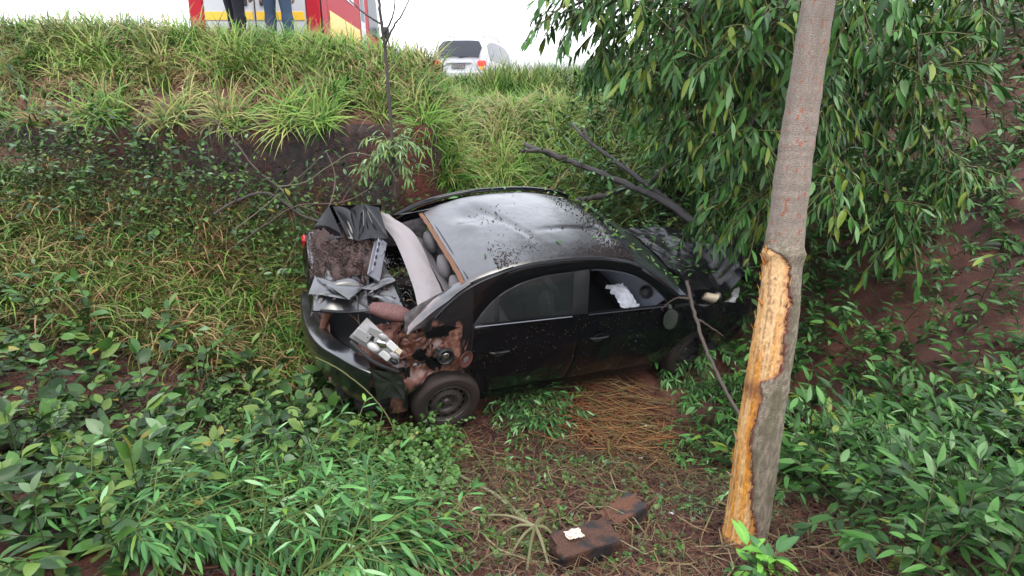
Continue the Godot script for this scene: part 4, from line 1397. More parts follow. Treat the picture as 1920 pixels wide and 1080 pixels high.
func build_small_things() -> void:
	var g := gpt(1092, 1050)
	stone(g + Vector3(0, 0.05, 0.02), Vector3(0.33, 0.24, 0.17), Basis(Vector3(0, 1, 0), 0.36) * Basis(Vector3(1, 0, 0), 0.1), "dark square stone block with a scrap of paper on top", Color(0.035, 0.027, 0.027), Color(0.13, 0.055, 0.035))
	var g2 := gpt(1168, 985)
	stone(g2 + Vector3(0, 0.02, 0), Vector3(0.26, 0.2, 0.15), Basis(Vector3(0, 1, 0), 0.62) * Basis(Vector3(0, 0, 1), 0.12), "reddish stone block half sunk in the soil behind the darker block", Color(0.05, 0.045, 0.045), Color(0.21, 0.085, 0.045))
	# scrap of printed paper on the stone
	var pp := base("paper_scrap", "crumpled scrap of printed white paper lying on the dark stone block", "paper", Transform3D(Basis(Vector3(0, 1, 0), 0.35), g + Vector3(-0.055, 0.178, 0.03)))
	var pm := MB.new()
	pm.grid(14, 10, func(u, w):
		return Vector3((u - 0.5) * 0.085 + 0.004 * sin(w * 9.0), 0.012 * nz.get_noise_2d(u * 12.0, w * 12.0) + 0.004, (w - 0.5) * 0.065 + 0.004 * sin(u * 8.0)), func(u, w, _p):
		var q := nz2.get_noise_2d(u * 30.0, w * 30.0)
		return Color(0.7, 0.67, 0.62).lerp(Color(0.45, 0.2, 0.12), ss(0.12, 0.3, q)).lerp(Color(0.4, 0.35, 0.12), ss(0.15, 0.3, nz2.get_noise_2d(u * 25.0 + 50.0, w * 25.0)) * 0.7))
	put(pm.done(), mat(Color.WHITE, 0.7, 0, true), "sheet", pp)
	# white bits of plastic and glass on the soil
	var bits := [[955, 885, 0.05, "bent strip of white plastic on the soil between seedlings"], [962, 938, 0.045, "grey white folded plastic piece on the soil above the grass root"], [1047, 862, 0.03, "small white crumb of plastic on the soil below the leafy twig"], [1210, 803, 0.04, "short white cigarette stub lying on the straw"], [1200, 862, 0.035, "crumpled pale wrapper at the lower edge of the straw"], [1258, 968, 0.03, "small white chip on bare soil beside the reddish block"], [1010, 914, 0.025, "tiny white flake on the soil right of the grass stalk"]]
	for b in bits:
		var p := gpt(b[0], b[1])
		var o := base("plastic_scrap", b[3], "litter", Transform3D(Basis(Vector3(0, 1, 0), rg.randf() * 3.0), p + Vector3(0, 0.012, 0)), "white scraps on the soil")
		var m := MB.new()
		var s: float = b[2]
		m.grid(6, 5, func(u, w):
			return Vector3((u - 0.5) * s, 0.3 * s * nz.get_noise_2d(u * 9.0 + b[0], w * 9.0) + 0.2 * s * absf(u - 0.5), (w - 0.5) * s * 0.45 + 0.15 * s * sin(u * 5.0)))
		put(m.done(), M.white_cloth, "scrap", o)

func crumbs(called: String, label: String, n: int, place: Callable, smin: float, smax: float, cols: Array) -> void:
	var mb := MB.new()
	var vs := [Vector3(1, 0.1, 0), Vector3(-0.9, 0, 0.2), Vector3(0.1, 0.8, 0.1), Vector3(0, -0.7, -0.1), Vector3(0.15, 0.1, 0.9), Vector3(-0.1, 0, -1.0)]
	for p in vs: mb.vert(p)
	for f in [[0, 2, 4], [2, 1, 4], [1, 3, 4], [3, 0, 4], [2, 0, 5], [1, 2, 5], [3, 1, 5], [0, 3, 5]]: mb.tri(f[0], f[1], f[2])
	var xf := []
	var cl := []
	for i in n:
		var q = place.call()
		if q == null: continue
		var s := lerpf(smin, smax, pow(rg.randf(), 2.5))
		xf.append(Transform3D(Basis(rv(1.0).normalized(), rg.randf() * TAU).scaled_local(Vector3(s, s * 0.7, s * 0.85)), q))
		cl.append((cols[rg.randi() % cols.size()] as Color) * rg.randf_range(0.7, 1.3))
	mass(called, label, mb.done(), M.crumb, xf, cl)

func straws(called: String, label: String, n: int, place: Callable, len0: float, len1: float, r: float, palette: Array, rise := 0.25) -> void:
	for k in 2:
		var mb := MB.new()
		mb.tube(PackedVector3Array([Vector3(-0.5, 0, 0), Vector3(-0.1, 0.05, 0.06 * (k + 1)), Vector3(0.25, 0.03, 0.03), Vector3(0.5, -0.03, -0.06)]), r, r * 0.6, 4, Color.WHITE, 0.0, false)
		var xf := []
		var cl := []
		for i in n / 2:
			var q = place.call()
			if q == null: continue
			var L := rg.randf_range(len0, len1)
			var bs := Basis(Vector3.UP, q.z if absf(q.z) > 0.0001 else rg.randf() * TAU) * Basis(Vector3(0, 0, 1), rg.randf_range(-rise, rise))
			xf.append(Transform3D(bs.scaled_local(Vector3(L, 0.6, 0.6 + L)), Vector3(q.x, H(q.x, q.y) + 0.012 + rg.randf() * 0.03, q.y)))
			cl.append((palette[rg.randi() % palette.size()] as Color) * rg.randf_range(0.7, 1.25))
		mass(called, label, mb.done(), M.twig, xf, cl)

# ------------------------------------------------------------------ vehicles on the road
func van_side(x: float, y: float) -> float:
	# half width of the ambulance at height y
	return 1.0 - 0.03 * clampf((y - 1.0) / 1.3, 0, 1) - 0.04 * clampf((0.5 - y) / 0.3, 0, 1)

func build_ambulance() -> void:
	# axes of its own: x forward, y up, z to its right side; origin at the ground under the rear bumper
	var d0 := 10.1
	var at := Vector3(-3.87, road_y(d0) + 0.03, -d0)
	var fw := Vector3(-0.012, -0.09, -1).normalized()
	var o := base("rescue_van", "red and white rescue van with yellow side panel parked on the road above the bank", "van", Transform3D(frame(fw, Vector3.UP), at))
	# profile of the body along x: low point and roof
	var roof := [Vector2(0.0, 2.42), Vector2(0.12, 2.5), Vector2(3.4, 2.52), Vector2(3.9, 2.44), Vector2(4.3, 2.1), Vector2(4.75, 1.5), Vector2(5.0, 1.22), Vector2(5.45, 1.08), Vector2(5.6, 0.75)]
	var side_panel := func(x0: float, x1: float, y0: float, y1: float, off: float, s: float) -> ArrayMesh:
		var mb := MB.new()
		mb.grid(14, 10, func(u, w):
			var x: float = lerpf(x0, x1, u)
			var y: float = minf(lerpf(y0, y1, w), ip(roof, x) - 0.01)
			var nose: float = 0.12 * pow(clampf((x - 4.2) / 1.4, 0, 1), 2.0)
			return Vector3(x, y, s * (van_side(x, y) + off - nose)))
		return mb.done()
	for s: float in [1.0, -1.0]:
		put(side_panel.call(0.0, 0.32, 0.32, 2.45, 0.0, s), M.red_paint, "rear_corner", o)
		put(side_panel.call(0.335, 2.68, 0.32, 2.47, 0.0, s), M.red_paint, "side_panel", o)
		put(side_panel.call(2.69, 3.1, 0.32, 2.47, 0.006, s), M.white_paint, "sliding_door", o)
		put(side_panel.call(3.11, 4.35, 0.32, 2.3, 0.0, s), M.red_paint, "front_door", o)
		put(side_panel.call(4.36, 5.6, 0.32, 1.3, 0.0, s), M.red_paint, "front_wing", o)
		put(side_panel.call(0.42, 2.55, 0.74, 1.14, 0.006, s), M.yellow_film, "yellow_panel", o)
		put(side_panel.call(0.8, 2.2, 1.5, 2.05, 0.008, s), M.lens, "frosted_window", o)
		put(side_panel.call(2.76, 3.04, 1.34, 1.98, 0.012, s), M.van_glass, "door_window", o)
		put(side_panel.call(3.45, 4.45, 1.2, 2.0, 0.006, s), M.van_glass, "cab_window", o)
		for x: float in [0.95, 4.7]:
			var wm := MB.new()
			wm.lathe(PackedVector2Array([Vector2(0.001, 0.09), Vector2(0.18, 0.1), Vector2(0.2, 0.07), Vector2(0.22, 0.1), Vector2(0.32, 0.1), Vector2(0.345, 0.06), Vector2(0.345, -0.1), Vector2(0.2, -0.12)]), 28, Vector3(x, 0.345, s * 0.93), Basis(Vector3(1, 0, 0), Vector3(0, 0, s), Vector3(0, -s, 0)))
			put(wm.done(), M.rubber, "wheel", o)
		var mr := MB.new()
		mr.box(Vector3(4.55, 1.35, s * 1.13), Vector3(0.1, 0.26, 0.16), 0.04)
		mr.tube(PackedVector3Array([Vector3(4.55, 1.22, s * 0.95), Vector3(4.55, 1.28, s * 1.1)]), 0.03, 0.03, 6)
		put(mr.done(), M.black_plastic, "door_mirror", o)
		var hl := MB.new()
		hl.box(Vector3(5.5, 0.85, s * 0.68), Vector3(0.16, 0.24, 0.3), 0.05)
		put(hl.done(), M.lens, "headlight", o)
	var body := MB.new()
	body.grid(40, 12, func(u, w):
		var x: float = 5.6 * u
		var z: float = lerpf(-0.97, 0.97, w)
		return Vector3(x, ip(roof, x) - 0.05 * pow(absf(z), 6.0), z * (1.0 - 0.12 * pow(clampf((x - 4.2) / 1.4, 0, 1), 2.0))))
	body.box(Vector3(2.8, 0.4, 0), Vector3(5.3, 0.12, 1.7), 0.02)
	body.grid(2, 6, func(u, w): return Vector3(5.6, lerpf(0.3, 0.76, u), lerpf(-0.86, 0.86, w)))
	put(body.done(), M.white_paint, "roof", o)
	var wsn := MB.new()
	wsn.grid(10, 10, func(u, w):
		var x: float = lerpf(4.02, 4.92, u)
		return Vector3(x, ip(roof, x) + 0.006, lerpf(-0.8, 0.8, w)))
	put(wsn.done(), M.van_glass, "windscreen", o)
	# back: two doors with windows, striped step, lamps
	for s: float in [1.0, -1.0]:
		var db := MB.new()
		db.box(Vector3(-0.02, 1.42, s * 0.385), Vector3(0.06, 1.9, 0.75), 0.02)
		var door := put(db.done(), M.white_paint, "rear_door", o)
		var wb := MB.new()
		wb.box(Vector3(-0.055, 1.85, s * 0.385), Vector3(0.014, 0.6, 0.55), 0.005)
		put(wb.done(), M.van_glass, "window", door)
		var hb := MB.new()
		hb.box(Vector3(-0.07, 1.2, s * 0.12), Vector3(0.03, 0.16, 0.05), 0.01)
		put(hb.done(), M.black_plastic, "handle", door)
		var yb := MB.new()
		yb.box(Vector3(-0.056, 0.98, s * 0.385), Vector3(0.012, 0.12, 0.72), 0.004)
		put(yb.done(), M.yellow_film, "reflective_band", door)
		var tb := MB.new()
		tb.box(Vector3(-0.06, 0.8, s * 0.87), Vector3(0.05, 0.3, 0.12), 0.02)
		put(tb.done(), M.lens_red, "tail_lamp", o)
		var cp := MB.new()
		cp.box(Vector3(-0.02, 1.4, s * 0.875), Vector3(0.05, 2.0, 0.21), 0.02)
		put(cp.done(), M.red_paint, "rear_post", o)
	var sb := MB.new()
	sb.box(Vector3(-0.12, 0.45, 0), Vector3(0.28, 0.14, 1.86), 0.04)
	put(sb.done(), M.black_plastic, "rear_step", o)

func build_white_car() -> void:
	var rear := pt(858, 118, 19.2)
	rear.y = road_y(19.2) + 0.03
	var fw := Vector3(0.27, -0.075, -1).normalized()
	var o := base("white_car", "white estate car with lit red tail lamps driving away along the road", "car", Transform3D(frame(fw, Vector3.UP), rear))
	var roof := [Vector2(0.0, 0.62), Vector2(0.02, 0.95), Vector2(0.16, 1.3), Vector2(0.3, 1.5), Vector2(0.6, 1.58), Vector2(1.6, 1.63), Vector2(2.3, 1.58), Vector2(2.7, 1.45), Vector2(3.3, 1.08), Vector2(3.5, 1.0), Vector2(4.1, 0.9), Vector2(4.3, 0.72)]
	var wid := func(x: float, y: float) -> float:
		return (0.86 - 0.2 * pow(clampf((y - 0.85) / 0.8, 0, 1), 1.3) - 0.05 * clampf((0.45 - y) / 0.3, 0, 1)) * (1.0 - 0.12 * pow(clampf((x - 3.3) / 1.0, 0, 1), 2.0) - 0.06 * pow(clampf((0.35 - x) / 0.35, 0, 1), 2.0))
	var shell := MB.new()
	for s: float in [1.0, -1.0]:
		shell.grid(50, 18, func(u, w):
			var x: float = 4.3 * u
			var lo: float = maxf(0.24, maxf(arch(x, 0.75, 0.36, 0.3), arch(x, 3.45, 0.36, 0.3)))
			var y: float = lerpf(lo, ip(roof, x), w)
			return Vector3(x, y, s * wid.call(x, y)))
	shell.grid(50, 12, func(u, w):
		var x: float = 4.3 * u
		var y: float = ip(roof, x)
		var z: float = lerpf(-1, 1, w) * wid.call(x, y)
		return Vector3(x, y + 0.03 * (1.0 - pow(absf(lerpf(-1, 1, w)), 3.0)), z))
	shell.grid(12, 10, func(u, w):
		return Vector3(-0.02 * sin(PI * w), lerpf(0.26, 0.62, u), lerpf(-1, 1, w) * wid.call(0.0, 0.6)))
	put(shell.done(), M.white_paint, "body", o)
	var bmp := MB.new()
	bmp.box(Vector3(-0.03, 0.5, 0), Vector3(0.14, 0.3, 1.62), 0.06)
	put(bmp.done(), M.white_paint, "rear_bumper", o)
	var rw := MB.new()
	rw.grid(16, 10, func(u, w):
		var x: float = lerpf(0.035, 0.27, w)
		var y: float = ip(roof, x)
		var hz: float = wid.call(x, y) * (0.90 - 0.12 * pow(absf(u * 2 - 1), 4.0) * absf(w * 2 - 1))
		return Vector3(x - 0.012, y + 0.03 * (1.0 - pow(absf(lerpf(-1, 1, u)), 3.0)) + 0.008, lerpf(-1, 1, u) * hz))
	put(rw.done(), M.tint_glass, "rear_window", o)
	for s: float in [1.0, -1.0]:
		for k in 3:
			var x0: float = [0.42, 0.86, 1.82][k]
			var x1: float = [0.8, 1.76, 2.75][k]
			var sw := MB.new()
			sw.grid(10, 6, func(u, w):
				var x: float = lerpf(x0, x1, u)
				var y: float = lerpf(0.98 - 0.02 * x, ip(roof, x) - 0.10 - (0.08 * (1.0 - u) if k == 0 else 0.0), w)
				return Vector3(x, y, s * (wid.call(x, y) + 0.006)))
			put(sw.done(), M.tint_glass, "side_window", o)
		var tl := MB.new()
		tl.box(Vector3(0.06, 0.86, s * 0.70), Vector3(0.16, 0.16, 0.26), 0.04, Basis(Vector3(0, 1, 0), s * 0.35))
		put(tl.done(), M.tail_glow, "tail_lamp", o)
		var ind := MB.new()
		ind.box(Vector3(0.04, 0.73, s * 0.72), Vector3(0.12, 0.09, 0.16), 0.03, Basis(Vector3(0, 1, 0), s * 0.35))
		put(ind.done(), M.amber_glow, "indicator", o)
		var rr := MB.new()
		rr.tube(curve([Vector3(0.5, 1.6, s * 0.6), Vector3(0.65, 1.68, s * 0.6), Vector3(1.6, 1.71, s * 0.6), Vector3(2.2, 1.66, s * 0.6), Vector3(2.35, 1.58, s * 0.6)], 24), 0.02, 0.02, 6)
		put(rr.done(), M.metal_grey, "roof_rail", o)
		for x: float in [0.75, 3.45]:
			var wm := MB.new()
			wm.lathe(PackedVector2Array([Vector2(0.001, 0.07), Vector2(0.2, 0.08), Vector2(0.22, 0.09), Vector2(0.3, 0.085), Vector2(0.315, 0.05), Vector2(0.315, -0.1)]), 24, Vector3(x, 0.315, s * 0.76), Basis(Vector3(1, 0, 0), Vector3(0, 0, s), Vector3(0, -s, 0)))
			put(wm.done(), M.rubber, "wheel", o)
	var pl := MB.new()
	pl.box(Vector3(-0.01, 0.78, 0), Vector3(0.03, 0.13, 0.42), 0.008, Basis(Vector3(0, 0, 1), -0.15))
	put(pl.done(), M.trim_grey, "number_plate", o)
	var gar := MB.new()
	gar.box(Vector3(0.0, 0.88, 0), Vector3(0.05, 0.04, 0.8), 0.012)
	put(gar.done(), M.chrome, "boot_trim", o)
	var wp := MB.new()
	wp.tube(PackedVector3Array([Vector3(0.03, 1.03, 0.0), Vector3(0.05, 1.05, 0.32)]), 0.015, 0.01, 6)
	put(wp.done(), M.black_plastic, "rear_wiper", o)

# ------------------------------------------------------------------ people: one surface net over joined tapered bones
func net(bones: Array, cell: float, k: float) -> ArrayMesh:
	var lo := Vector3.INF
	var hi := -Vector3.INF
	for b in bones:
		var r: float = maxf(b[2], b[3]) + cell * 3.0
		lo = lo.min(b[0] - Vector3.ONE * r).min(b[1] - Vector3.ONE * r)
		hi = hi.max(b[0] + Vector3.ONE * r).max(b[1] + Vector3.ONE * r)
	var n := Vector3i(((hi - lo) / cell).ceil()) + Vector3i.ONE
	var f := PackedFloat32Array()
	f.resize(n.x * n.y * n.z)
	f.fill(0.5)
	for b in bones:
		var a: Vector3 = b[0]
		var e: Vector3 = b[1]
		var ra: float = b[2]
		var rb: float = b[3]
		var m := maxf(ra, rb) + k + cell * 2.0
		var i0 := Vector3i(((a.min(e) - Vector3.ONE * m - lo) / cell).floor()).clamp(Vector3i.ZERO, n - Vector3i.ONE)
		var i1 := Vector3i(((a.max(e) + Vector3.ONE * m - lo) / cell).ceil()).clamp(Vector3i.ZERO, n - Vector3i.ONE)
		var ab := e - a
		var l2 := maxf(ab.length_squared(), 1e-8)
		for z in range(i0.z, i1.z + 1):
			for y in range(i0.y, i1.y + 1):
				for x in range(i0.x, i1.x + 1):
					var p := lo + Vector3(x, y, z) * cell
					var t := clampf((p - a).dot(ab) / l2, 0, 1)
					var d := (p - a - ab * t).length() - lerpf(ra, rb, t)
					var q := (z * n.y + y) * n.x + x
					var o := f[q]
					var h := clampf(0.5 + 0.5 * (o - d) / k, 0, 1)
					f[q] = lerpf(o, d, h) - k * h * (1.0 - h)
	var mb := MB.new()
	var id := {}
	for z in n.z - 1:
		for y in n.y - 1:
			for x in n.x - 1:
				var q := (z * n.y + y) * n.x + x
				var s := 0
				var sum := Vector3.ZERO
				var cnt := 0
				var g := [f[q], f[q + 1], f[q + n.x], f[q + n.x + 1], f[q + n.x * n.y], f[q + n.x * n.y + 1], f[q + n.x * n.y + n.x], f[q + n.x * n.y + n.x + 1]]
				for c in 8:
					if g[c] < 0.0: s += 1
				if s == 0 or s == 8: continue
				for c in 8:
					for ax: int in [1, 2, 4]:
						if c & ax == 0 and (g[c] < 0.0) != (g[c | ax] < 0.0):
							var t: float = g[c] / (g[c] - g[c | ax])
							var pa := Vector3(c & 1, (c >> 1) & 1, (c >> 2) & 1)
							var pb := Vector3((c | ax) & 1, ((c | ax) >> 1) & 1, ((c | ax) >> 2) & 1)
							sum += pa.lerp(pb, t)
							cnt += 1
				id[q] = mb.vert(lo + (Vector3(x, y, z) + sum / cnt) * cell)
	var sx := 1
	var sy := n.x
	var sz := n.x * n.y
	for q: int in id:
		for ax: Array in [[sx, sy, sz], [sy, sz, sx], [sz, sx, sy]]:
			var q2: int = q + ax[0]
			if q2 >= f.size() or (f[q] < 0.0) == (f[q2] < 0.0): continue
			var a: int = id.get(q, -1)
			var b: int = id.get(q - ax[1], -1)
			var c: int = id.get(q - ax[1] - ax[2], -1)
			var d: int = id.get(q - ax[2], -1)
			if a < 0 or b < 0 or c < 0 or d < 0: continue
			if f[q] < 0.0: mb.quad(a, d, c, b)
			else: mb.quad(a, b, c, d)
	return mb.done()

func build_person(at: Vector3, yaw: float, label: String, trousers: Material, top: Material, sway: float) -> void:
	var o := base("person", label, "person", Transform3D(Basis(Vector3.UP, yaw), at), "")
	var hip := Vector3(0, 0.93, 0)
	var legs := []
	var feet := []
	var skin := []
	for s: float in [-1.0, 1.0]:
		var h := hip + Vector3(0.095 * s, 0, 0)
		var kn := Vector3(0.11 * s, 0.50, 0.03 + 0.05 * sway * s)
		var an := Vector3(0.12 * s, 0.09, -0.02 + 0.04 * sway * s)
		legs.append([h, kn, 0.097, 0.068]); legs.append([kn, an + Vector3(0, -0.03, 0), 0.07, 0.062])
		feet.append([an + Vector3(0, -0.035, -0.02), an + Vector3(0.02 * s, -0.05, 0.16), 0.048, 0.036])
		var sh := Vector3(0.19 * s, 1.42, 0)
		var el := Vector3(0.25 * s, 1.13, -0.02)
		var wr := Vector3(0.23 * s, 0.90, 0.10)
		skin.append([sh, el, 0.048, 0.04]); skin.append([el, wr, 0.04, 0.028])
		var pal := wr + Vector3(0, -0.09, 0.03)
		skin.append([wr, pal, 0.03, 0.034])
		for k in 4:
			var r0 := pal + Vector3(0, -0.01, (k - 1.5) * 0.018)
			var ln: float = [0.07, 0.08, 0.075, 0.06][k]
			skin.append([r0, r0 + Vector3(-0.012 * s, -ln * 0.6, 0.004), 0.0095, 0.009])
			skin.append([r0 + Vector3(-0.012 * s, -ln * 0.6, 0.004), r0 + Vector3(-0.03 * s, -ln, 0.0), 0.009, 0.008])
		skin.append([wr + Vector3(0, -0.03, 0.03), wr + Vector3(-0.01 * s, -0.08, 0.075), 0.013, 0.01])
	legs.append([hip + Vector3(-0.07, 0.02, 0), hip + Vector3(0.07, 0.02, 0), 0.115, 0.115])
	legs.append([hip + Vector3(0, 0.02, -0.03), hip + Vector3(0, 0.1, 0), 0.12, 0.125])
	skin.append([Vector3(0, 1.4, 0), Vector3(0, 1.58, 0.015), 0.058, 0.052])
	skin.append([Vector3(0, 1.63, 0.02), Vector3(0, 1.68, 0.0), 0.078, 0.088])
	skin.append([Vector3(0, 1.58, 0.06), Vector3(0, 1.6, 0.05), 0.045, 0.05])
	skin.append([Vector3(0, 1.645, 0.10), Vector3(0, 1.62, 0.118), 0.01, 0.014])
	for s: float in [-1.0, 1.0]: skin.append([Vector3(0.085 * s, 1.64, 0), Vector3(0.09 * s, 1.67, -0.01), 0.014, 0.018])
	skin.append([Vector3(0, 0.95, 0), Vector3(0, 1.36, 0), 0.1, 0.13])
	for l in legs: skin.append([l[0], l[1], l[2] * 0.85, l[3] * 0.8])
	put(net(skin, 0.0125, 0.022), M.skin, "body", o)
	put(net(legs, 0.02, 0.05), trousers, "trousers", o)
	put(net(feet, 0.014, 0.03), M.shoe, "shoes", o)
	var tops := [[Vector3(0, 0.98, 0), Vector3(0, 1.2, 0), 0.135, 0.14], [Vector3(-0.08, 1.33, 0), Vector3(0.08, 1.33, 0), 0.12, 0.12], [Vector3(-0.15, 1.43, 0), Vector3(0.15, 1.43, 0), 0.062, 0.062]]
	for s: float in [-1.0, 1.0]: tops.append([Vector3(0.19 * s, 1.42, 0), Vector3(0.24 * s, 1.2, -0.02), 0.066, 0.062])
	put(net(tops, 0.02, 0.05), top, "shirt", o)
	put(net([[Vector3(0, 1.70, -0.02), Vector3(0, 1.72, 0.02), 0.088, 0.08], [Vector3(0, 1.66, -0.05), Vector3(0, 1.7, -0.03), 0.07, 0.08]], 0.014, 0.03), M.hair, "hair", o)
	for s: float in [-1.0, 1.0]:
		var e := MB.new()
		e.lathe(PackedVector2Array([Vector2(0.001, -0.011), Vector2(0.009, -0.006), Vector2(0.011, 0), Vector2(0.009, 0.006), Vector2(0.001, 0.011)]), 10, Vector3(0.032 * s, 1.655, 0.092))
		put(e.done(), M.white_cloth, "eye", o)
	var mo := MB.new()
	mo.box(Vector3(0, 1.588, 0.104), Vector3(0.045, 0.01, 0.012), 0.004)
	put(mo.done(), mat(Color(0.25, 0.09, 0.08), 0.5), "mouth", o)

# ------------------------------------------------------------------ the place
func _ready() -> void:
	rg.seed = 20240607
	nz.seed = 11; nz.frequency = 0.55; nz.fractal_octaves = 3
	nz2.seed = 23; nz2.frequency = 0.9; nz2.fractal_octaves = 3
	var cam := Camera3D.new()
	cam.name = "camera"
	cam.position = EYE
	cam.rotation = Vector3(-TH, 0, 0)
	cam.fov = 50.0
	cam.far = 900.0
	cam.near = 0.05
	add_child(cam)
	var env := Environment.new()
	env.background_mode = Environment.BG_SKY
	var sky := Sky.new()
	var sm := ProceduralSkyMaterial.new()
	sm.sky_top_color = Color(0.93, 0.95, 1.0)
	sm.sky_horizon_color = Color(0.97, 0.98, 1.0)
	sm.sky_curve = 0.2
	sm.ground_bottom_color = Color(0.16, 0.14, 0.12)
	sm.ground_horizon_color = Color(0.5, 0.5, 0.5)
	sky.sky_material = sm
	env.sky = sky
	env.tonemap_mode = Environment.TONE_MAPPER_LINEAR
	env.tonemap_exposure = 2.85
	env.sdfgi_enabled = true
	env.ssao_enabled = true
	env.ssil_enabled = true
	env.fog_enabled = true
	env.fog_light_color = Color(0.9, 0.92, 0.95)
	env.fog_density = 0.0004
	var we := WorldEnvironment.new()
	we.environment = env
	we.name = "world_environment"
	add_child(we)
	var sun := DirectionalLight3D.new()
	sun.name = "sun"
	sun.light_energy = 0.3
	sun.light_angular_distance = 25.0
	sun.light_color = Color(1, 0.98, 0.95)
	sun.rotation_degrees = Vector3(-62, 25, 0)
	sun.shadow_enabled = true
	add_child(sun)

	build_materials()
	M.tail_glow = mat(Color(0.5, 0.03, 0.02), 0.2)
	M.tail_glow.emission_enabled = true
	M.tail_glow.emission = Color(1.0, 0.12, 0.06)
	M.tail_glow.emission_energy_multiplier = 0.35
	M.amber_glow = mat(Color(0.6, 0.25, 0.03), 0.2)
	M.amber_glow.emission_enabled = true
	M.amber_glow.emission = Color(1.0, 0.55, 0.15)
	M.amber_glow.emission_energy_multiplier = 0.4

	build_ground()
	build_wall()
	build_ambulance()
	build_white_car()
	build_person(Vector3(-3.85, H(-3.85, -9.35), -9.35), 2.6, "person in dark navy trousers standing behind the rescue van's rear doors", M.navy, M.navy, 0.6)
	build_person(Vector3(-3.22, H(-3.22, -9.3), -9.3), 3.5, "person in blue jeans standing at the rear corner of the rescue van", M.denim, M.shirt, 1.0)
	build_car()
	build_stripped_tree()
	build_hanging_tree()
	build_vegetation()
	build_fallen_wood()
	build_small_things()

func on_car(x: float, z: float) -> bool:
	var l := CAR.affine_inverse() * Vector3(x, 0.4, z)
	return l.x > -0.85 and l.x < 3.2 and absf(l.z) < 0.74

func rect(x0: float, x1: float, d0: float, d1: float) -> Callable:
	return func():
		for k in 8:
			var q := Vector2(rg.randf_range(x0, x1), -rg.randf_range(d0, d1))
			if not on_car(q.x, q.y): return q
		return null

func blob(px: float, py: float, rx: float, rz: float) -> Callable:
	var c := gpt(px, py)
	return func():
		var a := rg.randf() * TAU
		var r := sqrt(rg.randf())
		var q := Vector2(c.x + cos(a) * r * rx, c.z + sin(a) * r * rz)
		if on_car(q.x, q.y): return null
		return q

